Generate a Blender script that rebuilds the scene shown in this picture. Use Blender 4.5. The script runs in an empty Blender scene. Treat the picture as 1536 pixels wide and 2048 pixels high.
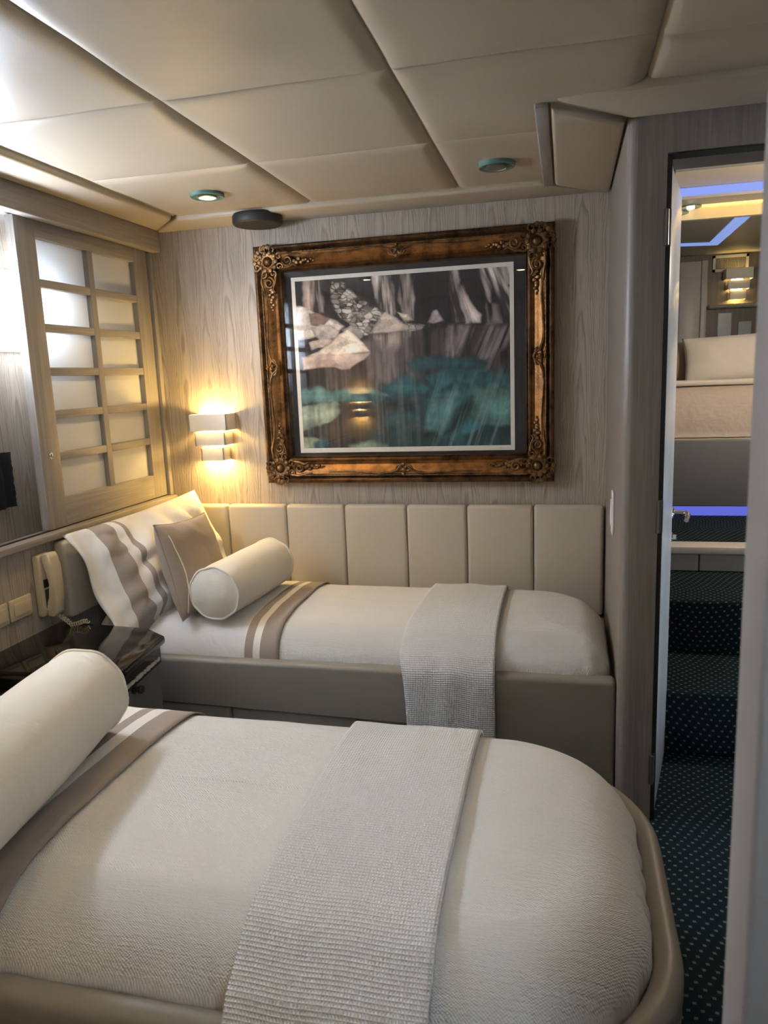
import bpy, bmesh, math, random
import numpy as np
from mathutils import Vector, Matrix, noise
random.seed(7)
PI = math.pi
S = bpy.context.scene
COL = S.collection
FZ = -0.05                      # cabin floor height

# ------------------------------------------------------------------ camera
cam = bpy.data.cameras.new('camera')
camo = bpy.data.objects.new('camera', cam); COL.objects.link(camo)
S.camera = camo
yaw, pit, rol, FPX = 0.242363753, 0.178469353, -0.0388692778, 1488.53858
cf = Vector((-math.sin(yaw)*math.cos(pit), math.cos(yaw)*math.cos(pit), -math.sin(pit)))
cr = Vector((math.cos(yaw), math.sin(yaw), 0)); cu = cr.cross(cf)
r2 = cr*math.cos(rol) + cu*math.sin(rol); u2 = -cr*math.sin(rol) + cu*math.cos(rol)
camo.matrix_world = Matrix((r2, u2, -cf)).transposed().to_4x4()
camo.location = (0, 0, 1.40)
cam.sensor_fit = 'VERTICAL'; cam.sensor_height = 36.0; cam.lens = FPX/2048*36
cam.clip_start = 0.02; cam.clip_end = 60
cam.dof.use_dof = True; cam.dof.focus_distance = 2.6; cam.dof.aperture_fstop = 7.0

# ------------------------------------------------------------------ view + world + light levels
S.view_settings.view_transform = 'Standard'; S.view_settings.look = 'None'
S.view_settings.gamma = 1; S.view_settings.use_curve_mapping = False
S.view_settings.exposure = 1.25
SKY = 13.0            # brightness of the sky seen through the portholes
DOWN_W = 11.0         # watts of a lit ceiling downlight
SCONCE_W = 2.6       # watts of each lamp in a wall sconce
DAY_W = 14.0         # daylight entering at each porthole
w = bpy.data.worlds.new('sky'); S.world = w; w.use_nodes = True
bg = w.node_tree.nodes['Background']; bg.inputs[0].default_value = (.72, .86, 1, 1); bg.inputs[1].default_value = SKY
WARM = (1.0, .72, .34); WARMER = (1.0, .66, .20); COOL = (.74, .82, 1.0)

def area(name, loc, rot, sx, sy, watts, col, spread=None):
    l = bpy.data.lights.new(name, 'AREA'); l.shape = 'RECTANGLE'; l.size = sx; l.size_y = sy
    l.energy = watts; l.color = col
    if spread: l.spread = spread
    o = bpy.data.objects.new(name, l); o.location = loc; o.rotation_euler = rot; COL.objects.link(o); return o
def point(name, loc, watts, col, r=.02):
    l = bpy.data.lights.new(name, 'POINT'); l.energy = watts; l.color = col; l.shadow_soft_size = r
    o = bpy.data.objects.new(name, l); o.location = loc; COL.objects.link(o); return o
def spot(name, loc, watts, col, ang=140, blend=.6, r=.03):
    l = bpy.data.lights.new(name, 'SPOT'); l.energy = watts; l.color = col; l.shadow_soft_size = r
    l.spot_size = math.radians(ang); l.spot_blend = blend
    o = bpy.data.objects.new(name, l); o.location = loc; COL.objects.link(o); return o

PORTS = [(1.78, 2.565), (.90, 1.42)]      # y-ranges of the hull portholes; the second is unseen, added for daylight
PZ0, PZ1 = 1.59, 1.81
HX = -2.0                                              # hull panel plane
for a, b in PORTS:
    area('porthole_daylight', (HX-.05, (a+b)/2, (PZ0+PZ1)/2), (0, -PI/2, 0), PZ1-PZ0, b-a, DAY_W if a > 1.5 else DAY_W*7, COOL)  # much stronger daylight behind the added second porthole

# ------------------------------------------------------------------ material helpers
class Mat:
    def __init__(s, name, col=(.8, .8, .8), rough=.5, metal=0., spec=.5):
        s.m = bpy.data.materials.new(name); s.m.use_nodes = True
        s.t = s.m.node_tree; s.p = s.t.nodes['Principled BSDF']; s.out = s.t.nodes['Material Output']
        s.p.inputs['Base Color'].default_value = (*col, 1); s.p.inputs['Roughness'].default_value = rough
        s.p.inputs['Metallic'].default_value = metal; s.p.inputs['Specular IOR Level'].default_value = spec
    def n(s, ty, ins=None, **kw):
        d = s.t.nodes.new('ShaderNode'+ty)
        for k, v in kw.items(): setattr(d, k, v)
        for k, v in (ins or {}).items(): s.set(d.inputs[k], v)
        return d
    def set(s, inp, v):
        if isinstance(v, bpy.types.NodeSocket): s.t.links.new(v, inp)
        else: inp.default_value = v
    def mt(s, op, a, b=0., c=0.):
        return s.n('Math', {0: a, 1: b, 2: c}, operation=op).outputs[0]
    def xyz(s, src='Object'):
        tc = s.n('TexCoord').outputs[src]; sp = s.n('SeparateXYZ', {0: tc}); return tc, sp.outputs[0], sp.outputs[1], sp.outputs[2]
    def vec(s, x, y, z): return s.n('CombineXYZ', {0: x, 1: y, 2: z}).outputs[0]
    def noise(s, v, scale, detail=3., rough=.5, dist=0.):
        return s.n('TexNoise', {'Vector': v, 'Scale': scale, 'Detail': detail, 'Roughness': rough, 'Distortion': dist}).outputs[0]
    def ramp(s, f, stops, interp='LINEAR'):
        r = s.n('ValToRGB', {0: f}); cr_ = r.color_ramp; cr_.interpolation = interp
        while len(cr_.elements) < len(stops): cr_.elements.new(1.)
        for e, (p, c) in zip(cr_.elements, stops): e.position = p; e.color = (*c, 1) if len(c) == 3 else c
        return r.outputs[0]
    def mix(s, f, a, b):
        x = s.n('Mix', data_type='RGBA'); s.set(x.inputs[0], f)
        for i, v in ((6, a), (7, b)): s.set(x.inputs[i], (*v, 1) if isinstance(v, tuple) and len(v) == 3 else v)
        return x.outputs[2]
    def base(s, c): s.set(s.p.inputs['Base Color'], c)
    def bump(s, h, dist=.002, strength=1.):
        b = s.n('Bump', {'Height': h, 'Distance': dist, 'Strength': strength}); s.set(s.p.inputs['Normal'], b.outputs[0])
    def emit(s, col, st):
        s.p.inputs['Emission Color'].default_value = (*col, 1); s.p.inputs['Emission Strength'].default_value = st

def plain(name, col, rough=.5, metal=0., spec=.5, var=.06, scale=30., bump=0., bscale=None):
    m = Mat(name, col, rough, metal, spec)
    tc = m.n('TexCoord').outputs['Object']; f = m.noise(tc, scale)
    m.base(m.mix(f, tuple(c*(1-var) for c in col), tuple(min(1, c*(1+var)) for c in col)))
    if bump: m.bump(m.noise(tc, bscale or scale*4, 4.), bump)
    return m.m

def oak_cathedral(name, light, dark, axis):
    """bleached oak veneer: narrow leaves with repeating cathedral arches, grain running up"""
    m = Mat(name, light, .42, 0, .4); tc, x, y, z = m.xyz()
    h = x if axis == 'x' else y
    u = m.mt('DIVIDE', h, .118); fl = m.mt('FLOOR', u); fr = m.mt('SUBTRACT', m.mt('FRACT', u), .5)
    wob = m.noise(m.vec(m.mt('MULTIPLY', h, 3.), 0., m.mt('MULTIPLY', z, 1.5)), 1.4, 2.)
    wob2 = m.noise(m.vec(m.mt('MULTIPLY', h, 14.), 3., m.mt('MULTIPLY', z, 2.5)), 2., 2.)
    f2 = m.mt('ADD', fr, m.mt('MULTIPLY', m.mt('SUBTRACT', wob2, .5), .30))
    g = m.mt('ADD', m.mt('MULTIPLY', z, .36), m.mt('MULTIPLY', m.mt('MULTIPLY', f2, f2), 3.0))
    g = m.mt('ADD', g, m.mt('MULTIPLY', wob, .55)); g = m.mt('ADD', g, m.mt('MULTIPLY', fl, .02))
    ln = m.mt('FRACT', m.mt('MULTIPLY', g, 7.5))
    ring = m.ramp(ln, [(0, (0, 0, 0)), (.50, (.12, .12, .12)), (.86, (1, 1, 1)), (1, (0, 0, 0))])
    fib = m.noise(m.vec(m.mt('MULTIPLY', h, 260.), 1., m.mt('MULTIPLY', z, 6.)), 1., 3., .6)
    fib2 = m.noise(m.vec(m.mt('MULTIPLY', h, 45.), 5., m.mt('MULTIPLY', z, 1.2)), 1., 2., .6)
    f = m.mt('ADD', m.mt('MULTIPLY', ring, .75), m.mt('MULTIPLY', m.mt('SUBTRACT', fib, .46), 1.5))
    f = m.mt('ADD', f, m.mt('MULTIPLY', m.mt('SUBTRACT', fib2, .48), 1.1))
    m.base(m.mix(m.n('Clamp', {0: f}).outputs[0], light, dark)); m.bump(f, .0005)
    return m.m
def oak_plain(name, light, dark, axis, rough=.4):
    m = Mat(name, light, rough, 0, .4); tc, x, y, z = m.xyz()
    sc = {'x': (2., 60., 60.), 'y': (60., 2., 60.), 'z': (60., 60., 1.6)}[axis]
    v = m.vec(m.mt('MULTIPLY', x, sc[0]), m.mt('MULTIPLY', y, sc[1]), m.mt('MULTIPLY', z, sc[2]))
    f = m.noise(v, 1., 4., .6, .6); f3 = m.noise(v, 4., 2., .6)
    f = m.mt('ADD', m.mt('MULTIPLY', f, .9), m.mt('MULTIPLY', f3, .5))
    c = m.ramp(f, [(.45, light), (.95, dark)]); m.base(c); m.bump(f, .0005)
    return m.m
def leather(name, col, rough=.45, var=.05):
    m = Mat(name, col, rough, 0, .4); tc = m.n('TexCoord').outputs['Object']
    f = m.noise(tc, 7., 3.); g = m.noise(tc, 420., 2.)
    m.base(m.mix(f, tuple(c*(1-var) for c in col), tuple(c*(1+var) for c in col)))
    m.bump(m.mt('ADD', m.mt('MULTIPLY', g, .35), m.mt('MULTIPLY', f, 2.)), .0008)
    return m.m
def cloth(name, col, bump=.0006, scale=900., wr=.004):
    m = Mat(name, col, .85, 0, .2); m.p.inputs['Sheen Weight'].default_value = .15
    tc = m.n('TexCoord').outputs['Object']
    m.bump(m.mt('ADD', m.mt('MULTIPLY', m.noise(tc, scale, 1.), bump/.004), m.mt('MULTIPLY', m.noise(tc, 14., 3., .5, .5), wr/.004)), .004)
    return m.m
def coverlet_mat(name, col):
    m = Mat(name, col, .9, 0, .15); m.p.inputs['Sheen Weight'].default_value = .2
    uv = m.n('TexCoord').outputs['UV']; sp = m.n('SeparateXYZ', {0: uv}); u, v = sp.outputs[0], sp.outputs[1]
    nu = m.noise(m.vec(m.mt('MULTIPLY', u, 40.), m.mt('MULTIPLY', v, 40.), 0.), 1., 2.)
    k = 2*PI/.0052
    a = m.mt('SINE', m.mt('ADD', m.mt('MULTIPLY', u, k*.8), m.mt('MULTIPLY', nu, 9.))); b = m.mt('SINE', m.mt('ADD', m.mt('MULTIPLY', v, k), m.mt('MULTIPLY', nu, 7.)))
    weave = m.mt('MULTIPLY', a, b)
    rib = m.noise(m.vec(m.mt('MULTIPLY', u, 16.), m.mt('MULTIPLY', v, 190.), 0.), 1., 3., .6)
    crk = m.noise(m.vec(m.mt('MULTIPLY', u, 110.), m.mt('MULTIPLY', v, 170.), 2.), 1., 2., .6)
    h = m.mt('ADD', m.mt('MULTIPLY', weave, .22), m.mt('ADD', m.mt('MULTIPLY', rib, .9), m.mt('MULTIPLY', crk, .8))); m.bump(h, .0042, .9)
    m.base(m.mix(m.n('Clamp', {0: crk}).outputs[0], tuple(c*.95 for c in col), tuple(min(1, c*1.04) for c in col)))
    return m.m
def waffle_mat(name, col, cell=.0072):
    m = Mat(name, col, .9, 0, .15); m.p.inputs['Sheen Weight'].default_value = .2
    uv = m.n('TexCoord').outputs['UV']; sp = m.n('SeparateXYZ', {0: uv}); u, v = sp.outputs[0], sp.outputs[1]
    k = 2*PI/cell
    a = m.mt('ABSOLUTE', m.mt('SINE', m.mt('MULTIPLY', u, k/2*1.25))); b = m.mt('ABSOLUTE', m.mt('SINE', m.mt('MULTIPLY', v, k/2)))
    rid = m.mt('MAXIMUM', m.mt('POWER', m.mt('SUBTRACT', 1., a), 1.6), m.mt('POWER', m.mt('SUBTRACT', 1., b), 1.2))
    h = m.mt('ADD', rid, m.mt('MULTIPLY', m.noise(m.n('TexCoord').outputs['Object'], 400., 1.), .3)); m.bump(h, .0030, .9)
    m.base(m.mix(rid, tuple(c*.95 for c in col), col))
    return m.m
def stripe_mat(name, white, taupe, bands, ch=0):
    """cotton with woven-in taupe bands placed by the cloth's own U coordinate (metres)"""
    m = Mat(name, white, .75, 0, .25); m.p.inputs['Sheen Weight'].default_value = .15
    uv = m.n('TexCoord').outputs['UV']; u = m.n('SeparateXYZ', {0: uv}).outputs[ch]
    f = 0.
    for a, b in bands:
        k = m.mt('MULTIPLY', m.mt('GREATER_THAN', u, a), m.mt('LESS_THAN', u, b)); f = k if f == 0. else m.mt('ADD', f, k)
    m.base(m.mix(f, white, taupe)); tc = m.n('TexCoord').outputs['Object']
    m.bump(m.mt('ADD', m.mt('MULTIPLY', m.noise(tc, 900., 1.), .1), m.noise(tc, 11., 3., .5, .8)), .006)
    return m.m
def carpet_mat():
    m = Mat('dotted_carpet', (.01, .02, .025), .95, 0, .1); tc, x, y, z = m.xyz()
    s_ = m.mt('ADD', y, z)
    wx = m.mt('ADD', x, m.mt('MULTIPLY', m.mt('SINE', m.mt('MULTIPLY', s_, 11.)), .018))
    wy = m.mt('ADD', s_, m.mt('MULTIPLY', m.mt('SINE', m.mt('MULTIPLY', x, 14.)), .014))
    iu = m.mt('DIVIDE', wy, .021); row = m.mt('MODULO', m.mt('FLOOR', m.mt('ADD', iu, 400.)), 2.)
    fu = m.mt('ABSOLUTE', m.mt('SUBTRACT', m.mt('FRACT', iu), .5))
    fx = m.mt('ABSOLUTE', m.mt('SUBTRACT', m.mt('FRACT', m.mt('ADD', m.mt('DIVIDE', wx, .031), m.mt('MULTIPLY', row, .5))), .5))
    d = m.mt('MULTIPLY', m.mt('LESS_THAN', fx, .14), m.mt('LESS_THAN', fu, .18))
    nz = m.noise(tc, 500., 2.)
    m.base(m.mix(d, m.mix(nz, (.006, .014, .020), (.016, .034, .045)), m.mix(nz, (.11, .15, .155), (.17, .22, .22))))
    m.bump(nz, .003); return m.m
def thin_glass(name, tint=(1, 1, 1), refl=.06):
    m = Mat(name); t = m.n('BsdfTransparent', {0: (*tint, 1)}); g = m.n('BsdfGlossy', {0: (1, 1, 1, 1), 1: .012})
    fc = m.n('LayerWeight', {0: .5}).outputs['Facing']
    f = m.mt('ADD', refl, m.mt('MULTIPLY', m.mt('POWER', fc, 5.), .6))
    x = m.n('MixShader', {0: f, 1: t.outputs[0], 2: g.outputs[0]}); m.set(m.out.inputs[0], x.outputs[0]); return m.m
def glow(name, col, st):
    m = Mat(name, (0, 0, 0)); m.emit(col, st); return m.m

OAK_L, OAK_D = (.46, .395, .32), (.265, .215, .165)
M = {}
M['oak_back'] = oak_cathedral('bleached_oak_veneer', OAK_L, OAK_D, 'x')
M['oak_side'] = oak_cathedral('bleached_oak_veneer_side', OAK_L, OAK_D, 'y')
M['oak_z'] = oak_plain('oak_upright', (.37, .335, .30), (.225, .20, .175), 'z')
M['oak_y'] = oak_plain('oak_rail', (.37, .335, .30), (.225, .20, .175), 'y')
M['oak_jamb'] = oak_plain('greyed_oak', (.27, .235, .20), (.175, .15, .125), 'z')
M['ceil'] = leather('cream_ceiling_vinyl', (.43, .365, .27), .40)
M['cream'] = leather('cream_upholstery', (.50, .445, .355), .45)
M['grey'] = leather('grey_leather', (.27, .245, .21), .42)
M['greyp'] = leather('grey_leather_panel', (.25, .235, .215), .42)
M['cover'] = coverlet_mat('white_matelasse', (.77, .755, .725))
M['waffle'] = waffle_mat('white_waffle', (.83, .825, .815))
M['bolster'] = cloth('ivory_cotton', (.80, .745, .64), wr=.006)
M['white'] = cloth('white_cotton', (.80, .77, .72))
M['taupe'] = cloth('taupe_cotton', (.33, .26, .205), scale=500.)
M['pipe'] = plain('pale_piping', (.72, .66, .56), .8)
M['black'] = plain('black_lacquer', (.006, .006, .006), .06, 0, .5)
M['blackp'] = plain('black_plastic', (.018, .018, .018), .55)
M['cab'] = leather('grey_cabinet_front', (.15, .14, .125), .5)
M['chrome'] = plain('chrome', (.75, .75, .77), .16, 1.)
M['steel'] = plain('brushed_steel', (.42, .40, .36), .35, 1.)
M['hinge'] = plain('dull_steel', (.16, .15, .135), .4, .7)
M['ivory'] = plain('ivory_plastic', (.66, .55, .36), .4)
M['dark_jamb'] = plain('dark_jamb_lining', (.03, .03, .027), .5)
M['doorface'] = plain('glossy_white_door', (.62, .66, .70), .22)
M['sconce'] = plain('white_painted_metal', (.78, .74, .66), .5)
M['ring'] = plain('green_glass', (.10, .20, .17), .15, 0, .6)
M['mat'] = plain('black_mat_board', (.012, .012, .012), .8)
M['paper'] = plain('white_paper', (.78, .74, .66), .8)
M['glass'] = thin_glass('picture_glass', (1, 1, 1), .075)
M['pglass'] = thin_glass('porthole_glass')
M['carpet'] = carpet_mat()
M['wallpaint'] = plain('pale_grey_panel', (.25, .235, .23), .5)
M['darkcloth'] = plain('black_cloth', (.012, .014, .017), .95, bump=.003, bscale=300.)
M['white_trim'] = plain('white_trim', (.70, .68, .66), .45)
M['quilt'] = cloth('pale_quilt', (.60, .52, .475), wr=.012)
M['mgrey'] = plain('pale_grey_lacquer', (.45, .43, .40), .35)
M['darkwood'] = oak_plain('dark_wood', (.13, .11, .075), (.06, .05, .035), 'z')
M['vent'] = plain('vent_metal', (.28, .26, .20), .5)
def frosted():
    m = Mat('frosted_pane', (.80, .80, .78), .35, 0, .3)
    tr = m.n('BsdfTranslucent', {0: (.70, .72, .73, 1)})
    x = m.n('MixShader', {0: .35, 1: m.p.outputs[0], 2: tr.outputs[0]}); m.set(m.out.inputs[0], x.outputs[0]); return m.m
M['pane'] = frosted()
def gilt(name, a, b, rough=.32):
    m = Mat(name, a, rough, .85, .5); tc = m.n('TexCoord').outputs['Object']
    f = m.noise(tc, 22., 4., .65); g = m.noise(tc, 160., 2.)
    m.base(m.ramp(f, [(.33, b), (.62, a)])); m.bump(g, .0012)
    m.set(m.p.inputs['Roughness'], m.mt('ADD', m.mt('MULTIPLY', f, .3), rough-.12)); return m.m
M['gilt'] = gilt('worn_bronze_gilt', (.36, .165, .05), (.12, .055, .02), .38)
M['giltdark'] = gilt('dark_bronze_gilt', (.17, .09, .04), (.045, .025, .013), .42)
M['orn'] = gilt('ornament_gilt', (.27, .15, .06), (.07, .038, .02), .38)

# ------------------------------------------------------------------ mesh helpers
class MB:
    def __init__(s): s.bm = bmesh.new(); s.uv = {}
    def v(s, p, uv=None):
        a = s.bm.verts.new(p)
        if uv is not None: s.uv[a] = uv
        return a
    def f(s, vs):
        try: return s.bm.faces.new(vs)
        except ValueError: return None
    def grid(s, P, UV=None, cu_=False, cv_=False):
        V = [[s.v(p, UV[i][j] if UV else None) for j, p in enumerate(r)] for i, r in enumerate(P)]
        n, k = len(V), len(V[0])
        for i in range(n if cu_ else n-1):
            for j in range(k if cv_ else k-1):
                s.f((V[i][j], V[(i+1) % n][j], V[(i+1) % n][(j+1) % k], V[i][(j+1) % k]))
        return V
    def prism(s, poly, axis, a, b, bevel=0., seg=3):
        """poly in the two other axes (cyclic order y,z / x,z / x,y), extruded along axis from a to b"""
        mk = {'x': lambda p, t: (t, p[0], p[1]), 'y': lambda p, t: (p[0], t, p[1]), 'z': lambda p, t: (p[0], p[1], t)}[axis]
        A = [s.v(mk(p, a)) for p in poly]; B = [s.v(mk(p, b)) for p in poly]
        fs = [s.f(A), s.f(B)]; n = len(poly)
        for i in range(n): fs.append(s.f((A[i], A[(i+1) % n], B[(i+1) % n], B[i])))
        if bevel:
            es = list({e for f in fs if f for e in f.edges})
            bmesh.ops.bevel(s.bm, geom=es, offset=bevel, segments=seg, affect='EDGES', profile=.5, clamp_overlap=True)
        return s
    def box(s, x0, x1, y0, y1, z0, z1, bevel=0., seg=3):
        return s.prism([(x0, y0), (x1, y0), (x1, y1), (x0, y1)], 'z', z0, z1, bevel, seg)
    def tube(s, pts, r, n=8, closed=False, cap=True, up=None):
        pts = [Vector(p) for p in pts]; R = r if isinstance(r, (list, tuple)) else [r]*len(pts); k = len(pts)
        prev = None; rings = []
        for i, p in enumerate(pts):
            if closed: t = pts[(i+1) % k] - pts[i-1]
            else: t = pts[min(i+1, k-1)] - pts[max(i-1, 0)]
            t = t.normalized() if t.length > 1e-9 else Vector((0, 0, 1))
            if prev is None:
                a = Vector(up) if up else (Vector((0, 0, 1)) if abs(t.z) < .9 else Vector((1, 0, 0)))
                nx = (a - t*a.dot(t)).normalized()
            else: nx = (prev - t*prev.dot(t)).normalized()
            prev = nx; ny = t.cross(nx)
            rings.append([s.v(p + (nx*math.cos(2*PI*j/n) + ny*math.sin(2*PI*j/n))*R[i]) for j in range(n)])
        for i in range(k if closed else k-1):
            a, b = rings[i], rings[(i+1) % k]
            for j in range(n): s.f((a[j], a[(j+1) % n], b[(j+1) % n], b[j]))
        if cap and not closed: s.f(rings[0][::-1]); s.f(rings[-1])
        return s
    def lathe(s, prof, origin, ax=(0, 0, 1), n=32):
        """prof: (radius, height) list"""
        ax = Vector(ax).normalized(); a = Vector((1, 0, 0)) if abs(ax.x) < .9 else Vector((0, 1, 0))
        e1 = (a - ax*a.dot(ax)).normalized(); e2 = ax.cross(e1); o = Vector(origin)
        rg = []
        for r, h in prof:
            if r < 1e-6: rg.append([s.v(o + ax*h)])
            else: rg.append([s.v(o + ax*h + (e1*math.cos(2*PI*j/n) + e2*math.sin(2*PI*j/n))*r) for j in range(n)])
        for a, b in zip(rg, rg[1:]):
            for j in range(n):
                q = (j+1) % n
                if len(a) == 1 and len(b) == 1: continue
                if len(a) == 1: s.f((a[0], b[q], b[j]))
                elif len(b) == 1: s.f((a[j], a[q], b[0]))
                else: s.f((a[j], a[q], b[q], b[j]))
        return s
    def ball(s, c, r, sc=(1, 1, 1), n=12):
        c = Vector(c); k = n//2; P = []
        top = s.v(c + Vector((0, 0, r*sc[2]))); bot = s.v(c - Vector((0, 0, r*sc[2])))
        for i in range(1, k):
            t = PI*i/k
            P.append([s.v(c + Vector((r*sc[0]*math.sin(t)*math.cos(2*PI*j/n), r*sc[1]*math.sin(t)*math.sin(2*PI*j/n), r*sc[2]*math.cos(t)))) for j in range(n)])
        for a, b in zip(P, P[1:]):
            for j in range(n): s.f((a[j], b[j], b[(j+1) % n], a[(j+1) % n]))
        for j in range(n):
            s.f((top, P[0][j], P[0][(j+1) % n])); s.f((bot, P[-1][(j+1) % n], P[-1][j]))
        return s
    def xf(s, mat): bmesh.ops.transform(s.bm, matrix=mat, verts=s.bm.verts); return s
    def build(s, name, mat, parent=None, smooth=True, angle=40, mods=()):
        bm = s.bm; bmesh.ops.recalc_face_normals(bm, faces=bm.faces)
        if s.uv:
            L = bm.loops.layers.uv.new('UVMap')
            for f in bm.faces:
                for l in f.loops:
                    if l.vert in s.uv: l[L].uv = s.uv[l.vert]
        me = bpy.data.meshes.new(name); bm.to_mesh(me); bm.free()
        if smooth:
            for p in me.polygons: p.use_smooth = True
            if angle: me.set_sharp_from_angle(angle=math.radians(angle))
        me.materials.append(mat)
        o = bpy.data.objects.new(name, me); COL.objects.link(o)
        if parent is not None:
            o.parent = parent; o.matrix_parent_inverse = Matrix.Translation(-Vector(base_of(parent)))
        for ty, kw in mods:
            md = o.modifiers.new(ty.title(), ty)
            for k, v in kw.items(): setattr(md, k, v)
        return o
def base_of(o):
    v = Vector(o.location)
    return v
def tag(o, label, cat, group=None, kind=None):
    o['label'] = label; o['category'] = cat
    if group: o['group'] = group
    if kind: o['kind'] = kind
    return o
def thing(name, loc, label, cat, group=None):
    o = bpy.data.objects.new(name, None); o.location = loc; o.empty_display_size = .05; COL.objects.link(o)
    return tag(o, label, cat, group)
def struct(name, mb, mat, parent=None, **kw):
    o = mb.build(name, mat, parent, **kw)
    if parent is None: o['kind'] = 'structure'
    return o
def lab(o, t): o['label'] = t; return o
def copy_thing(root, delta):
    """copy a thing with its parts and sub-parts, moved by delta"""
    def rec(o, par):
        c = o.copy(); COL.objects.link(c)
        if par is None: c.location = Vector(o.location) + Vector(delta)
        else: c.parent = par
        for ch in list(o.children): rec(ch, c)
        return c
    return rec(root, None)

# ================================================================== THE ROOM
YB = 3.2; XL = -1.84; ZC = 2.09; XP = .165; YD = 2.33; YN = -.35; XR = 1.25
def B(*a, **k): return MB().box(*a, **k)
struct('floor', B(XL-.2, XR+.1, YN-.1, 2.86, FZ-.08, FZ), M['carpet'], smooth=False)
struct('wall_back', B(XL-.2, XP+.02, YB, YB+.06, FZ, ZC+.05), M['oak_back'], smooth=False)
# left wall: low part, and the hull panel set back behind the window sill
struct('wall_left', B(XL-.05, XL, YN, YB, FZ, .862), M['oak_side'], smooth=False)
mb = MB()
ys = [YN] + [v for p in sorted(PORTS) for v in p] + [YB]
for i in range(0, len(ys), 2): mb.box(HX-.04, HX, ys[i], ys[i+1], .80, ZC+.05)
for a, b in PORTS:
    mb.box(HX-.04, HX, a, b, .80, PZ0); mb.box(HX-.04, HX, a, b, PZ1, ZC+.05)
struct('wall_hull', mb, M['oak_side'], smooth=False)
def rrect(y0, y1, z0, z1, r, n=6):
    out = []
    for cy, cz, a0 in ((y1-r, z1-r, 0), (y0+r, z1-r, PI/2), (y0+r, z0+r, PI), (y1-r, z0+r, 1.5*PI)):
        for k in range(n+1): out.append((cy + r*math.cos(a0+k*PI/2/n), cz + r*math.sin(a0+k*PI/2/n)))
    return out
for i, (a, b) in enumerate(PORTS):
    # chrome rim with rounded corners around the opening, closing the square corners of the hole
    out = rrect(a-.026, b+.026, PZ0-.044, PZ1+.03, .10); inn = rrect(a+.006, b-.006, PZ0+.006, PZ1-.006, .085)
    mb = MB(); O0 = [mb.v((HX+.001, *p)) for p in out]; O1 = [mb.v((HX+.014, *p)) for p in out]; I1 = [mb.v((HX+.014, *p)) for p in inn]; I0 = [mb.v((HX-.04, *p)) for p in inn]
    n = len(out)
    for j in range(n):
        k = (j+1) % n
        for A, Bq in ((O0, O1), (O1, I1), (I1, I0)): mb.f((A[j], A[k], Bq[k], Bq[j]))
    for j in range(14):
        t = j/14*n; p = Vector(out[int(t)])*.5 + Vector(inn[int(t)])*.5
        mb.lathe([(.005, 0), (.005, .002), (.003, .004), (0, .0045)], (HX+.014, p.x, p.y), (1, 0, 0), 8)
    fr = struct('window_%d' % (i+1), mb, M['chrome'])
    mb = MB(); mb.box(HX-.030, HX-.024, a+.002, b-.002, PZ0+.002, PZ1-.002); mb.build('pane', M['pglass'], fr, smooth=False)
struct('trim_sill', MB().box(HX, XL-.045, YN, YB, .80, .858).box(XL-.047, XL+.035, YN, YB-.005, .862, .888, .004), M['oak_y'])
struct('trim_jamb', B(XL-.03, XL+.014, 3.170, YB-.001, .888, 1.995, .003), M['oak_z'])
struct('trim_track', MB().box(XL-.09, XL-.05, YN, YB, .862, .872).box(XL-.015, XL-.005, YN, YB, .888, .892), M['blackp'], smooth=False)
struct('trim_recess_top', B(HX, XL+.02, YN, YB, 2.005, 2.05), M['oak_y'], smooth=False)
struct('trim_pelmet', MB().box(XL+.02, -1.775, YN, 3.18, 1.993, 2.088, .003), M['oak_y'])
WX0, WX1, WZ0, WZ1 = .30, .80, 1.48, 1.86      # unseen small window added behind the camera to let in daylight
struct('wall_near', MB().box(XL-.2, WX0, YN-.06, YN, FZ, ZC+.05).box(WX1, XR, YN-.06, YN, FZ, ZC+.05).box(WX0, WX1, YN-.06, YN, FZ, WZ0).box(WX0, WX1, YN-.06, YN, WZ1, ZC+.05), M['oak_back'], smooth=False)
wf = struct('window_3', MB().box(WX0, WX0+.02, YN-.05, YN+.01, WZ0, WZ1).box(WX1-.02, WX1, YN-.05, YN+.01, WZ0, WZ1).box(WX0+.02, WX1-.02, YN-.05, YN+.01, WZ0, WZ0+.02).box(WX0+.02, WX1-.02, YN-.05, YN+.01, WZ1-.02, WZ1), M['oak_z'])
B(WX0+.02, WX1-.02, YN-.03, YN-.024, WZ0+.02, WZ1-.02).build('pane', M['pglass'], wf, smooth=False)
# pillar + door wall on the right (rounded outer corner)
r = .03
arc = [(XP+r-r*math.cos(t), YD+r-r*math.sin(t)) for t in [k*PI/2/6 for k in range(7)]]
mb = MB().prism(arc + [(.272, YD), (.272, 2.46), (.262, YB+.06), (XP, YB+.06)], 'z', FZ, ZC+.05)
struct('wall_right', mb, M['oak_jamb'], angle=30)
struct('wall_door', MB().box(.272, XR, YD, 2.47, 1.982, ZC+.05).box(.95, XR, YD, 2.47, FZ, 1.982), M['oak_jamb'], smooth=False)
struct('wall_side', B(XR, XR+.06, YN, 2.47, FZ, ZC+.05), M['wallpaint'], smooth=False)
struct('trim_doorframe', MB().box(.272, .287, 2.345, 2.47, FZ, 1.98).box(.287, .95, 2.335, 2.455, 1.964, 1.98).box(.935, .95, 2.345, 2.47, FZ, 1.955), M['dark_jamb'], smooth=False)
# wall end close beside the camera
struct('wall_jamb', MB().box(.1545, .55, .62, .70, FZ, ZC+.02, .006), M['wallpaint'])

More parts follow.
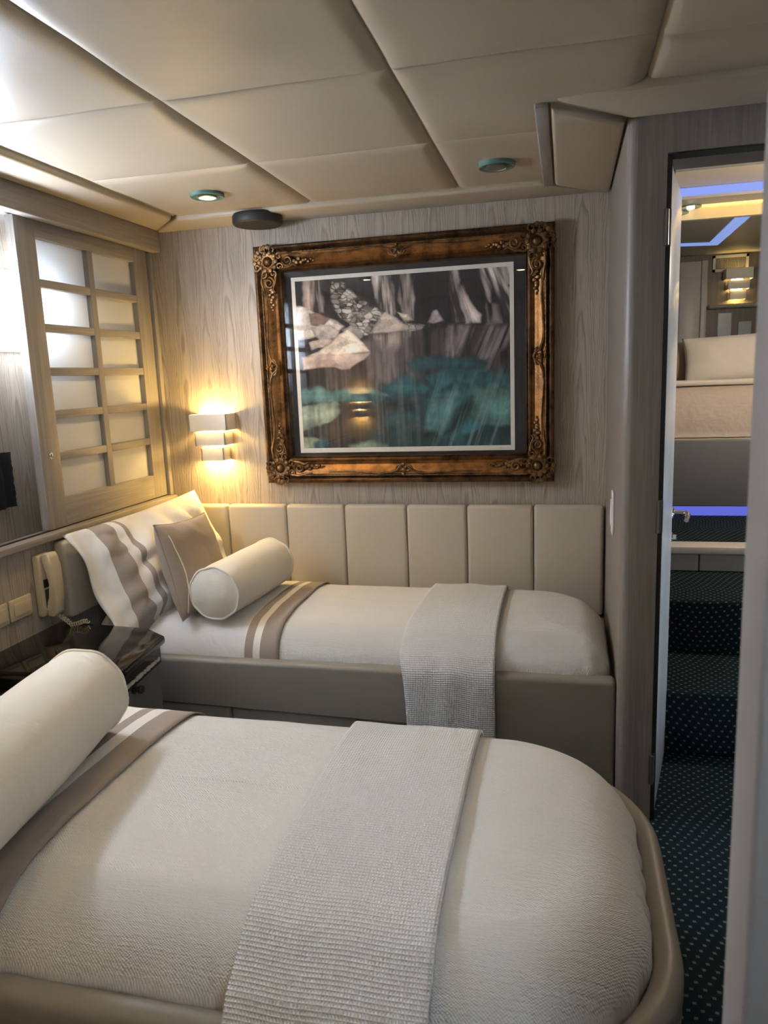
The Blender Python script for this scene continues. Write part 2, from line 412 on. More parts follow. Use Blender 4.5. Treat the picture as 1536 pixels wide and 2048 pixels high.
# ceiling: one padded skin, panels about 0.59 m square divided by stitched grooves
SX = [-1.59, -.991, -.40, .192, .785]; SY = [.07, .655, 1.24, 1.826, 2.402, 2.985]
def axis_pts(a, b, seams):
    pts = {a, b}
    for s_ in seams:
        for d in (-.09, -.06, -.04, -.028, -.018, -.011, -.006, -.0025, 0, .0025, .006, .011, .018, .028, .04, .06, .09):
            if a <= s_+d <= b: pts.add(round(s_+d, 5))
    k = int((b-a)/.06)
    for i in range(k+1): pts.add(round(a+(b-a)*i/k, 5))
    return sorted(pts)
xs = axis_pts(-1.60, XR, SX); ysq = axis_pts(YN, 3.0, SY)
def groove(d, R, h):
    d = abs(d)
    return h*(1-math.sqrt(max(0, 1-(1-min(d/R, 1))**2)))
def ceil_z(x, y):
    dx = min(abs(x-s_) for s_ in SX); dy = min(abs(y-s_) for s_ in SY)
    if x > .192: dy = min(abs(y-s_) for s_ in (.66, 1.25, 1.85, 2.09)); 
    z = ZC + max(groove(dx, .055, .021), groove(dy, .05, .012))
    z -= .006*min(dx, .25)/.25*min(dy, .25)/.25
    z += .0025*noise.noise(Vector((x*5, y*5, 1.)))
    return z
mb = MB(); mb.grid([[(x, y, ceil_z(x, y)) for y in ysq] for x in xs])
struct('ceiling', mb, M['ceil'], angle=None)
struct('ceiling_deck', B(HX-.1, XR+.1, YN-.1, YB+.06, ZC+.05, ZC+.08), M['oak_y'], smooth=False)
def pad(poly, z0, z1, bev): return MB().prism(poly, 'z', z0, z1, bev, 4)
struct('trim_back', pad([(-1.582, 2.992), (-.085, 2.992), (.160, 3.198), (-1.80, 3.198)], 2.078, 2.13, .014), M['ceil'])
struct('trim_left', pad([(-1.596, 2.975), (-1.596, YN), (-1.772, YN), (-1.772, 3.165)], 2.078, 2.13, .014), M['ceil'])
struct('trim_right', pad([(-.042, 2.135), (.158, 2.333), (.162, 3.19), (-.042, 2.965)], 2.066, 2.13, .014), M['ceil'])
struct('trim_door', pad([(-.035, 2.115), (.20, 2.095), (XR, 2.095), (XR, 2.328), (.17, 2.328)], 2.078, 2.13, .014), M['ceil'])
struct('trim_strip', MB().box(-.083, -.047, 2.13, 2.985, 2.070, 2.12, .004), M['oak_y'])

# ================================================================== sliding screens on the left wall
def screen(y0, y1, label, knob=True):
    z0, z1 = .893, 2.0; xc = XL
    t = thing('sliding_screen', (xc, (y0+y1)/2, z0), label, 'sliding screen', 'sliding window screens on the left wall')
    W = y1-y0; st = .105*W/.83
    la, lb = y0+.105, y1-.105; za, zb = z0+.105, z1-.06
    for a, b in ((y0, la), (lb, y1)): MB().box(xc-.034, xc, a, b, z0, z1, .002).build('stile', M['oak_z'], t)
    for a, b in ((z0, za), (zb, z1)): MB().box(xc-.034, xc-.001, la-.001, lb+.001, a, b, .002).build('rail', M['oak_y'], t)
    ym = (la+lb)/2; mw = .017
    MB().box(xc-.030, xc-.002, ym-mw, ym+mw, za, zb, .002).build('muntin', M['oak_z'], t)
    H = (zb-za)/6
    for i in range(1, 6):
        zz = za+H*i
        for a, b in ((la-.001, ym-mw), (ym+mw, lb+.001)): MB().box(xc-.028, xc-.003, a, b, zz-.015, zz+.015, .002).build('glazing_bar', M['oak_y'], t)
    for c in range(2):
        a, b = ((la, ym-mw), (ym+mw, lb))[c]
        for i in range(6): MB().box(xc-.027, xc-.024, a-.002, b+.002, za+H*i+(0 if i == 0 else .013), za+H*(i+1)-(0 if i == 5 else .013)).build('pane', M['pane'], t, smooth=False)
    if knob:
        MB().lathe([(.013, 0), (.0135, .003), (.010, .005), (.006, .0035), (.006, .006), (0, .007)], (xc, y0+.050, 1.165), (1, 0, 0), 20).build('finger_pull', M['chrome'], t)
    return t
screen(2.318, 3.162, 'oak lattice screen with frosted panes beside the wall lamp and framed picture')
screen(.74, 1.58, 'oak lattice screen nearest the camera, beyond the left edge, mirrored in the picture glass')
# black cloth hanging on the hull panel under the porthole
mb = MB(); P = []
for i in range(24):
    z = 1.185-.20*i/23; row = []
    for j in range(22):
        y = 2.06+.262*j/21 + .006*noise.noise(Vector((0, j*.7, i*.5)))*(1 if j == 21 else 0)
        x = HX+.018+.008*math.sin(j*1.3+.3*math.sin(i*.4))
        row.append((x, y, z - (.012*abs(noise.noise(Vector((j*.9, 3., 0)))) if i == 23 else 0)))
    P.append(row)
mb.grid(P)
o = mb.build('hanging_cloth', M['darkcloth'], mods=[('SOLIDIFY', {'thickness': .008, 'offset': 0})])
tag(o, 'black cloth hanging on the wood hull panel below the porthole', 'cloth')

# ================================================================== framed picture
def art_colors(nu, nv):
    """plain landscape print: pale rocks at the edge of a clear teal pool under dark cliffs"""
    rng = np.random.default_rng(5)
    U, V = np.meshgrid(np.linspace(0, 1, nu), np.linspace(0, 1, nv), indexing='ij')
    def vnoise(x, y, seed):
        g = np.random.default_rng(seed).random((64, 64)); xi = np.floor(x).astype(int); yi = np.floor(y).astype(int)
        fx = x-xi; fy = y-yi; fx = fx*fx*(3-2*fx); fy = fy*fy*(3-2*fy)
        q = lambda a, b: g[a % 64, b % 64]
        return (q(xi, yi)*(1-fx)+q(xi+1, yi)*fx)*(1-fy) + (q(xi, yi+1)*(1-fx)+q(xi+1, yi+1)*fx)*fy
    def fbm(x, y, seed, o=5): return sum(vnoise(x*2**k, y*2**k, seed+k)/2**k for k in range(o))/sum(1/2**k for k in range(o))
    def sd(pts, u, v):
        ins = np.zeros(u.shape, bool); d = np.full(u.shape, 9.); n = len(pts)
        for i in range(n):
            (x1, y1), (x2, y2) = pts[i], pts[(i+1) % n]
            ins ^= ((y1 > v) != (y2 > v)) & (u < (x2-x1)*(v-y1)/((y2-y1) if y2 != y1 else 1e-9)+x1)
            ex, ey = x2-x1, y2-y1; t = np.clip(((u-x1)*ex+(v-y1)*ey)/(ex*ex+ey*ey+1e-12), 0, 1)
            d = np.minimum(d, np.hypot(u-x1-t*ex, v-y1-t*ey))
        return np.where(ins, d, -d)
    def voro(u, v, n, seed, box):
        p = np.random.default_rng(seed); P = np.stack([p.uniform(box[0], box[1], n), p.uniform(box[2], box[3], n)], 1); val = p.random(n)
        d1 = np.full(u.shape, 9.); d2 = np.full(u.shape, 9.); idx = np.zeros(u.shape, int)
        for k in range(n):
            d = np.hypot(u-P[k, 0], (v-P[k, 1])*1.25); nw = d < d1
            d2 = np.where(nw, d1, np.minimum(d2, d)); idx = np.where(nw, k, idx); d1 = np.where(nw, d, d1)
        return val[idx], d2-d1
    C = np.zeros((nu, nv, 3))
    def put(m_, c): C[:] = C*(1-m_[..., None]) + np.clip(c, 0, 1)*m_[..., None]
    def tint(col, k): return np.asarray(col)*k[..., None]
    def warp(seed, f, a): return U+(fbm(U*f, V*f, seed)-.5)*a, V+(fbm(U*f, V*f, seed+50)-.5)*a
    def mask(pts, seed, soft=.004, f=9, a=.05):
        u, v = warp(seed, f, a); s_ = sd(pts, u, v); return np.clip(s_/soft*.5+.5, 0, 1), s_
    relief = fbm(U*16, V*16, 301)-fbm(U*16+.35, V*16+.35, 301)
    grain = fbm(U*70, V*70, 311, 3)
    fib = fbm(U*60, V*3, 321, 4)
    put(np.ones((nu, nv)), tint((.014, .013, .016), .4+1.1*fib))
    def column(pts, slant, col, seed, k=1.):
        m_, s_ = mask(pts, seed, .005, 7, .045); n = fbm((U-slant*V)*46, V*4.5, seed+3, 4); n2 = fbm((U-slant*V)*120, V*9, seed+4, 3)
        sh = np.clip((n-.29)*3.4, 0, 1.2)*(.7+.6*n2)*np.clip(.45+s_*22, .4, 1.1)
        put(m_, tint(col, k*np.clip(sh, .06, 1.3)))
    rk = (.40, .345, .315)
    column([(.03, -.1), (.11, -.1), (.10, .12), (.085, .19), (.05, .18)], -.05, (.36, .27, .22), 12, .9); column([(.10, -.1), (.145, -.1), (.15, .10), (.14, .19), (.12, .19)], .02, rk, 13, .9)
    column([(.37, -.1), (.475, -.1), (.475, .20), (.46, .27), (.42, .24), (.38, .12)], .03, rk, 14, 1.15); column([(.50, -.1), (.57, -.1), (.572, .25), (.53, .28), (.505, .18)], .02, rk, 15, .8)
    column([(.715, -.1), (.755, -.1), (.785, .1), (.80, .29), (.755, .30)], .12, rk, 16, 1.2); column([(.775, .08), (.80, .09), (.84, .19), (.872, .26), (.865, .305), (.80, .30)], .30, rk, 17, 1.2)
    column([(.81, -.1), (.87, -.1), (.93, .10), (.92, .20)], .30, rk, 18, .9); column([(.87, -.1), (.93, -.1), (1.02, .18), (1.03, .30), (.97, .25), (.92, .1)], .30, rk, 19, 1.15); column([(.93, -.1), (1.1, -.1), (1.1, .08), (.98, .10)], .2, rk, 20, .9)
    column([(.90, .18), (.96, .20), (.98, .31), (.90, .31)], .1, (.22, .19, .19), 22, .7)
    # slope of broken stones
    m_, s_ = mask([(.185, .02), (.24, .03), (.30, .11), (.38, .17), (.46, .25), (.53, .28), (.64, .295), (.62, .325), (.40, .335), (.30, .34), (.27, .27), (.21, .20), (.185, .13)], 31, .006, 14, .03)
    uw, vw = warp(33, 30, .02); val, edge = voro(uw-.3*vw, vw, 330, 34, (.05, .62, -.02, .38))
    put(m_, tint((.37, .335, .30), np.clip((.22+1.05*val)*np.clip(edge*120, .12, 1)+relief*1.4, .05, 1.25)))
    def boulder(pts, col, seed, nf=9, warp_=.035, lit=.55):
        m_, s_ = mask(pts, seed, .004, 10, warp_); xs_ = [p[0] for p in pts]; ys_ = [p[1] for p in pts]
        uw, vw = warp(seed+7, 12, .05); val, edge = voro(uw, vw, nf, seed+8, (min(xs_), max(xs_), min(ys_), max(ys_)))
        vr = (V-min(ys_))/(max(ys_)-min(ys_)); crack = np.clip(np.abs(fbm(U*18+V*9, V*16-U*5, seed+9)-.5)*16, .45, 1)
        sh = (1.12-lit*vr*.6)*(.72+.42*val)*(.82+.36*grain)*(.80+.2*crack)*np.clip(.62+s_*30, .5, 1)+relief*.9
        put(m_, tint(col, np.clip(sh, .12, 1.3)))
    boulder([(-.1, .11), (.03, .15), (.10, .20), (.20, .245), (.235, .28), (.20, .31), (-.1, .36)], (.52, .46, .42), 51, 7)
    boulder([(.06, .19), (.12, .20), (.17, .23), (.13, .265), (.07, .26)], (.22, .15, .12), 52, 4)
    boulder([(.065, .29), (.11, .262), (.17, .262), (.205, .30), (.19, .345), (.10, .355)], (.40, .345, .32), 53, 6)
    boulder([(.05, .36), (.12, .345), (.18, .355), (.16, .40), (.06, .41)], (.46, .38, .34), 54, 5)
    boulder([(.225, .29), (.265, .265), (.305, .29), (.325, .345), (.30, .36), (.24, .34)], (.36, .30, .28), 57, 4)
    boulder([(.355, .325), (.40, .235), (.43, .205), (.48, .245), (.545, .315), (.45, .332)], (.46, .38, .32), 59, 5, .02)
    boulder([(.63, .28), (.655, .215), (.672, .21), (.705, .275), (.66, .288)], (.42, .35, .34), 60, 3, .012)
    boulder([(.49, .21), (.54, .228), (.565, .262), (.52, .262)], (.66, .60, .48), 62, 3, .012)
    # pool
    wl = .318-.022*(U-.5); wm = np.clip((V-wl)*90, 0, 1)*np.where((U < .345) & (V < .455), 0, 1)
    vs = fbm(U*52, V*2.4, 91, 4); put(wm, tint((.036, .029, .029), np.clip(vs*2.2-.35, .15, 1.7)))
    def smear(pts, col, seed, a=.8, slant=0.):
        m_, s_ = mask(pts, seed, .02, 12, .05); n = fbm((U-slant*V)*64, V*3., seed+2, 4); put(m_*a*np.clip((n-.28)*3.2, 0, 1), tint(col, .3+.7*n))
    smear([(.355, .335), (.54, .33), (.50, .39), (.46, .43), (.43, .44), (.41, .40)], (.38, .30, .26), 201, 1.); smear([(.39, .40), (.48, .40), (.48, .58), (.46, .66), (.40, .62)], (.20, .16, .155), 202, .9)
    smear([(.50, .33), (.575, .33), (.57, .60), (.51, .60)], (.16, .13, .135), 203, .8); smear([(.725, .32), (.775, .32), (.765, .45), (.735, .62), (.72, .55)], (.36, .30, .29), 204, 1., -.05)
    smear([(.78, .32), (.86, .32), (.82, .42), (.77, .48)], (.28, .24, .24), 205, .9, -.3); smear([(.90, .32), (1.02, .33), (.96, .46), (.84, .64), (.80, .62)], (.24, .20, .21), 206, .9, -.35)
    smear([(.33, .36), (.40, .38), (.42, .62), (.33, .56)], (.16, .12, .11), 207, .8)
    boulder([(.045, .437), (.10, .415), (.16, .37), (.20, .325), (.245, .296), (.275, .32), (.315, .375), (.35, .43), (.20, .447)], (.66, .56, .46), 63, 7, .018, .35)
    m_, s_ = mask([(.02, .44), (.355, .435), (.32, .475), (.28, .50), (.25, .525), (.21, .52), (.17, .50), (.02, .515)], 65, .006, 10, .03); put(m_, tint((.50, .39, .33), .55+.5*fbm(U*14, V*20, 66)+relief))
    m_, s_ = mask([(.06, .515), (.11, .47), (.16, .465), (.21, .515)], 67, .006, 10, .02); put(m_*.7, tint((.30, .19, .16), .6+.7*grain))
    # stones under the water
    def sunk(pts, col, seed, soft=.012, a=1., f=9):
        m_, s_ = mask(pts, seed, soft, f, .07); n = fbm(U*22+V*4, V*14, seed+9, 5); st = fbm(U*70, V*5, seed+11, 3)
        put(m_*a, tint(col, np.clip((.30+1.0*n)*(.62+.75*st)*np.clip(.72+s_*7, .6, 1.25)+relief*.5, .1, 1.6)))
    deep = np.clip((V-.52)*5, 0, 1)*np.clip((U-.30)*3, 0, 1); put(deep*.75, tint((.018, .050, .064), .5+.9*vs))
    T = np.asarray((.022, .098, .112))
    sunk([(.51, .50), (.60, .485), (.78, .48), (.90, .49), (.92, .55), (.80, .58), (.62, .56), (.53, .55)], T*.62, 101)
    sunk([(.62, .60), (.74, .565), (.86, .575), (1.1, .60), (1.1, .74), (.66, .70)], T*.85, 105); sunk([(.38, .64), (.46, .595), (.53, .575), (.60, .61), (.645, .65), (.60, .68), (.44, .69)], T*.95, 103)
    sunk([(.64, .66), (.80, .64), (1.1, .66), (1.1, 1.1), (.86, 1.1), (.64, .93), (.61, .84)], T*1.0, 106); sunk([(.62, .72), (.70, .68), (.78, .70), (.75, .83), (.67, .92), (.61, .90)], (.06, .16, .16), 119)
    sunk([(.82, .66), (.96, .66), (1.1, .68), (1.1, .90), (.88, .90), (.80, .80)], (.06, .15, .14), 121)
    sunk([(.73, .84), (.80, .74), (.84, .72), (.82, .82), (.76, .92), (.70, .94)], T*.22, 123, .02); sunk([(.78, .95), (.88, .90), (1.1, .91), (1.1, 1.1), (.76, 1.1)], T*.42, 117)
    sunk([(-.1, .63), (.10, .62), (.16, .66), (.24, .63), (.40, .66), (.44, .69), (.30, .73), (.14, .72), (-.1, .71)], (.10, .20, .19), 107); sunk([(.30, .66), (.52, .70), (.46, .73), (.34, .74)], T*.9, 108)
    sunk([(-.1, .75), (.06, .73), (.15, .715), (.20, .74), (.185, .80), (.14, .86), (.05, .88), (-.1, .87)], (.24, .29, .22), 109, .008, 1., 14)
    sunk([(.40, .82), (.48, .78), (.56, .79), (.58, .85), (.50, .88), (.42, .87)], T*.55, 111); sunk([(.32, .885), (.44, .88), (.66, .92), (.70, 1.1), (.32, 1.1)], T*.38, 115); sunk([(.36, .73), (.58, .74), (.56, .80), (.40, .78)], T*.12, 125, .02, .8)
    sunk([(-.1, .95), (.05, .94), (.10, .96), (.05, 1.1), (-.1, 1.1)], (.30, .33, .22), 113, .008); sunk([(.05, .96), (.11, .93), (.14, .97), (.10, 1.1), (.05, 1.1)], T*.8, 114); sunk([(.24, 1.0), (.34, .97), (.42, .985), (.42, 1.1), (.24, 1.1)], (.20, .27, .22), 116)
    st = fbm((U+.28*V)*58, V*2.6, 131, 4); m_ = np.clip((st-.53)*5.5, 0, 1)*np.clip((V-.50)*5, 0, 1)*np.clip((U-.56)*6, 0, 1); put(m_*.5, tint((.15, .24, .22), .7+.5*grain))
    st = fbm(U*66, V*2.2, 141, 4); m_ = np.clip((st-.56)*5, 0, 1)*np.clip((V-.42)*5, 0, 1)*np.clip((.70-U)*6, 0, 1); put(m_*.35, tint((.11, .15, .145), .7+.5*grain))
    return np.clip(C*1.55*(.90+.2*grain)[..., None], 0, 1)

YF = 3.14
FR = (-1.318, -.044, .947, 1.977)      # outer frame x0,x1,z0,z1
OP = (-1.198, -.160, 1.066, 1.866)     # sight opening
pic = thing('framed_picture', ((FR[0]+FR[1])/2, YB, FR[2]), 'landscape print of rocks and a teal pool in an ornate bronze gilt frame', 'picture')
prof = [(0, .058), (0, .012), (.006, .006), (.014, .004), (.020, .010), (.026, .016), (.030, .010), (.040, .006), (.052, .010), (.066, .022), (.080, .030), (.092, .026), (.098, .020), (.102, .026), (.108, .030), (.114, .026), (.117, .034), (.118, .058)]
# frame swept round the rectangle; distance inwards, distance behind the front plane
mats = [('outer_moulding', 0, 8, 'giltdark'), ('cove_moulding', 7, 13, 'gilt'), ('inner_moulding', 12, len(prof), 'giltdark')]
kx = (OP[0]-FR[0])/.118; kz = (OP[2]-FR[2])/.118; kx2 = (FR[1]-OP[1])/.118; kz2 = (FR[3]-OP[3])/.118
for nm, a, b, mt_ in mats:
    mb = MB(); loops = []
    for d, h in prof[a:b]:
        x0, x1, z0, z1 = FR[0]+d*kx, FR[1]-d*kx2, FR[2]+d*kz, FR[3]-d*kz2
        loops.append([(x0, YF+h, z0), (x1, YF+h, z0), (x1, YF+h, z1), (x0, YF+h, z1)])
    mb.grid(loops, cv_=True); mb.build(nm, M[mt_], pic, angle=25)
# beading along the outer edge
e = .034; yb_ = YF+.006
for p, q in (((FR[0]+.16, yb_, FR[3]-e), (FR[1]-.16, yb_, FR[3]-e)), ((FR[0]+.16, yb_, FR[2]+e), (FR[1]-.16, yb_, FR[2]+e)), ((FR[0]+e, yb_, FR[2]+.16), (FR[0]+e, yb_, FR[3]-.16)), ((FR[1]-e, yb_, FR[2]+.16), (FR[1]-e, yb_, FR[3]-.16))):
    p, q = Vector(p), Vector(q); n = int((q-p).length/.0085); mb = MB()
    mb.tube([p+(q-p)*(i/n) for i in range(n+1)], [.0022+.0026*(i % 2) for i in range(n+1)], 6)
    mb.build('beading', M['orn'], pic, angle=None)
def spiral(cx, cz, r0, r1, a0, turns, n=26, y=0):
    return [(cx+(r0+(r1-r0)*i/n)*math.cos(a0+turns*2*PI*i/n), y, cz+(r0+(r1-r0)*i/n)*math.sin(a0+turns*2*PI*i/n)) for i in range(n+1)]
def corner_orn(cx, cz, sx, sz):
    """rosette with scrolls and leaf trails running along both sides; sx, sz point into the picture"""
    mb = MB(); y = YF+.002
    def T(pts): return [(cx+sx*p[0], y+p[1], cz+sz*p[2]) for p in pts]
    mb.lathe([(.046, .018), (.046, .004), (.034, -.004), (.022, -.002), (.019, .002), (.016, -.006), (.010, -.013), (0, -.015)], (cx, y, cz), (0, 1, 0), 24)
    for k in range(10):
        a = 2*PI*k/10; mb.ball((cx+.038*math.cos(a), y-.002, cz+.038*math.sin(a)), .011, (1, .7, 1), 8)
    for k in range(8):
        a = 2*PI*(k+.5)/8; mb.tube(spiral(cx+.055*math.cos(a), cz+.055*math.sin(a), .016, .004, a, 1.1, 14, y+.004), [.0048]*12+[.0035]*3, 6)
    for ax in (0, 1):
        sw = (lambda p: p) if ax == 0 else (lambda p: (p[2], p[1], p[0]))
        tr = lambda pts: T([sw(p) for p in pts])
        mb.tube(tr(spiral(.088, .000, .024, .005, PI, -1.5, 30, .004)), [.006]*20+[.0045]*11, 7)
        mb.tube(tr([(.05, .004, -.030), (.085, .0, -.034), (.12, .002, -.026), (.15, .006, -.024)]), [.006, .006, .005, .003], 7)
        mb.tube(tr([(.06, .006, .030), (.09, .004, .026), (.115, .004, .016), (.128, .006, .024)]), [.006, .006, .005, .003], 7)
        for k in range(9):
            t = k/8; q = sw((.115+.085*t, .012+.008*t, .003+.010*math.sin(k*2.4)*(1-t*.6)))
            mb.ball((cx+sx*q[0], y+q[1], cz+sz*q[2]), .0115*(1-.5*t), (1.2, .8, 1), 7)
    # leaf mass at the outer corner
    for k in range(7):
        a = PI+k*PI/12+PI/24*0; q = (.062*math.cos(a), .010, .062*math.sin(a)); mb.ball((cx+sx*q[0], y+q[1], cz+sz*q[2]), .014, (1, .7, 1), 8)
    mb.build('corner_ornament', M['orn'], pic)
ci = .068
for sx, sz in ((1, 1), (1, -1), (-1, 1), (-1, -1)):
    corner_orn(FR[0]+ci if sx > 0 else FR[1]-ci, FR[2]+ci if sz > 0 else FR[3]-ci, sx, sz)
def side_orn(cx, cz, horiz, sgn):
    mb = MB(); y = YF+.004
    sw = (lambda a, b: (cx+a, y, cz+sgn*b)) if horiz else (lambda a, b: (cx+sgn*b, y, cz+a))
    for s_ in (1, -1):
        mb.tube([sw(s_*p[0], p[2]) for p in spiral(.018, .012, .016, .004, 0, 1.3, 20)], [.0055]*15+[.004]*6, 7)
        mb.tube([sw(s_*a, b) for a, b in ((.0, .034), (.014, .026), (.03, .006), (.06, -.004), (.10, -.008), (.16, -.004), (.24, .002), (.34, .0))], [.005, .006, .006, .005, .0045, .004, .0035, .002], 7)
    mb.ball(sw(0, .030), .009, n=8); mb.ball(sw(0, .006), .012, n=8); mb.ball(sw(0, -.014), .009, n=8)
    mb.build('side_ornament', M['orn'], pic)
mx_, mz_ = (FR[0]+FR[1])/2, (FR[2]+FR[3])/2
side_orn(mx_, FR[3]-.050, True, -1); side_orn(mx_, FR[2]+.050, True, 1); side_orn(FR[0]+.050, mz_, False, 1); side_orn(FR[1]-.050, mz_, False, -1)
B(OP[0]-.006, OP[1]+.006, YF+.052, YF+.058, OP[2]-.006, OP[3]+.006).build('mat_board', M['mat'], pic, smooth=False)
PR = (-1.166, -.207, 1.078, 1.843)
B(PR[0], PR[1], YF+.0495, YF+.052, PR[2], PR[3]).build('print_border', M['paper'], pic, smooth=False)
bw = .017; NU, NV = 420, 358; Cc = art_colors(NU, NV)
mb = MB(); V = mb.grid([[(PR[0]+bw+(PR[1]-PR[0]-2*bw)*i/(NU-1), YF+.049, PR[3]-bw-(PR[3]-PR[2]-2*bw-.004)*j/(NV-1)) for j in range(NV)] for i in range(NU)])
m = Mat('landscape_print', (.5, .5, .5), .6, 0, .3); at_ = m.n('Attribute', attribute_name='ink'); m.base(at_.outputs['Color'])
art = mb.build('landscape_print', m.m, pic, smooth=False)
ca = art.data.color_attributes.new('ink', 'FLOAT_COLOR', 'POINT')
ca.data.foreach_set('color', np.concatenate([Cc, np.ones((NU, NV, 1))], -1).reshape(-1).astype(np.float32))
# pencilled signature in the lower margin
mb = MB(); mb.tube([(-.272+.0045*i, YF+.0492, 1.0865+.0022*math.sin(i*2.1)*(1 if i < 8 else .4)) for i in range(11)], .00055, 4)
mb.build('signature', M['vent'], pic)
mb = MB(); gx = (OP[0]+OP[1])/2; ga = math.tan(math.radians(.75))      # the pane sits a little askew in its rebate
A = [mb.v((x, YF+.0412+(x-gx)*ga, z)) for x, z in ((OP[0]-.004, OP[2]-.004), (OP[1]+.004, OP[2]-.004), (OP[1]+.004, OP[3]+.004), (OP[0]-.004, OP[3]+.004))]; mb.f(A)
mb.build('glazing', M['glass'], pic, smooth=False)

# ================================================================== wall sconces
def sconce(cx, yw, dirn, zt, label, grp, watts=SCONCE_W, up=1.):
    t = thing('wall_sconce', (cx, yw, zt-.215), label, 'wall lamp', grp)
    for (hw, z0, z1, d) in ((.093, zt-.074, zt, .100), (.074, zt-.142, zt-.082, .086), (.056, zt-.213, zt-.152, .072)):
        mb = MB(); th = .005
        y0, y1 = yw+dirn*.0, yw+dirn*d
        a, b = min(y0, y1), max(y0, y1); fy = (y1-dirn*th, y1)
        mb.box(cx-hw, cx+hw, min(fy), max(fy), z0, z1, .0012, 2)
        mb.box(cx-hw, cx-hw+th, a, b, z0, z1, .0012, 2); mb.box(cx+hw-th, cx+hw, a, b, z0, z1, .0012, 2)
        mb.build('shade_tier', M['sconce'], t)
    MB().box(cx-.04, cx+.04, min(yw, yw+dirn*.012), max(yw, yw+dirn*.012), zt-.19, zt-.03).build('back_plate', M['sconce'], t)
    MB().tube([(cx, yw+dirn*.045, zt-.145), (cx, yw+dirn*.045, zt-.055)], .012, 12).build('bulb', glow('warm_bulb', (1, .72, .30), 18.), t)
    for z in (zt-.03, zt-.078, zt-.147, zt-.20):
        p = point('sconce_lamp', (cx, yw+dirn*.040, z), watts*(up if z > zt-.05 else 1. if z < zt-.18 else .35), WARMER, .012)
    return t
sconce(-1.573, YB, -1, 1.267, 'white three tier stepped wall lamp glowing beside the lattice screen, left of the picture', 'stepped wall lamps')
sconce(-1.742, YN, 1, 1.267, 'white stepped wall lamp on the near wall, mirrored in the picture glass', 'stepped wall lamps')

# ================================================================== ceiling fittings
def downlight(x, y, lit, label, watts=DOWN_W, col=WARM):
    z = 2.083
    t = thing('ceiling_downlight', (x, y, z), label, 'ceiling light', 'round recessed ceiling lights')
    MB().lathe([(.034, 0), (.034, -.004), (.058, -.011), (.062, -.007), (.062, .004), (.034, .006)], (x, y, z), n=36).build('glass_ring', M['ring'], t)
    MB().lathe([(.036, -.006), (.037, -.012), (.031, -.014), (.028, -.010), (.026, .002)], (x, y, z), n=32).build('bezel', M['steel'], t)
    m_ = glow('lit_lamp', (1, .80, .45), 14.) if lit else M['steel']
    MB().lathe([(.030, -.012), (.020, -.0145), (0, -.015)], (x, y, z), n=24).build('lamp', m_, t)
    if lit: spot('downlight_beam', (x, y, z-.02), watts, col, 150, .9, .025)
    return t
downlight(-1.277, 2.66, True, 'lit round ceiling light with a green glass ring above the corner by the lattice screen')
downlight(-.226, 2.66, False, 'unlit round ceiling light with a green glass ring near the right corner of the cabin')
downlight(-1.287, 1.16, True, 'lit round ceiling light over the near bed, seen as a spark in the picture glass', DOWN_W*.34)
downlight(-.24, 1.14, True, 'unseen round ceiling light added above the foot of the near bed for fill', DOWN_W*.35, (1, .90, .74))  # fill light added out of view
sp = thing('ceiling_speaker', (-1.25, 3.06, 2.075), 'round black speaker under the ceiling edge at the top of the back wall', 'speaker')
MB().lathe([(0, .02), (.100, .02), (.104, .012), (.104, -.014), (.100, -.020), (.094, -.022)], (-1.25, 3.06, 2.066), n=48).build('housing', M['blackp'], sp)
MB().lathe([(.094, -.022), (.05, -.026), (0, -.027)], (-1.25, 3.06, 2.066), n=48).build('grille', plain('black_mesh', (.01, .01, .01), .7, bump=.002, bscale=600.), sp)

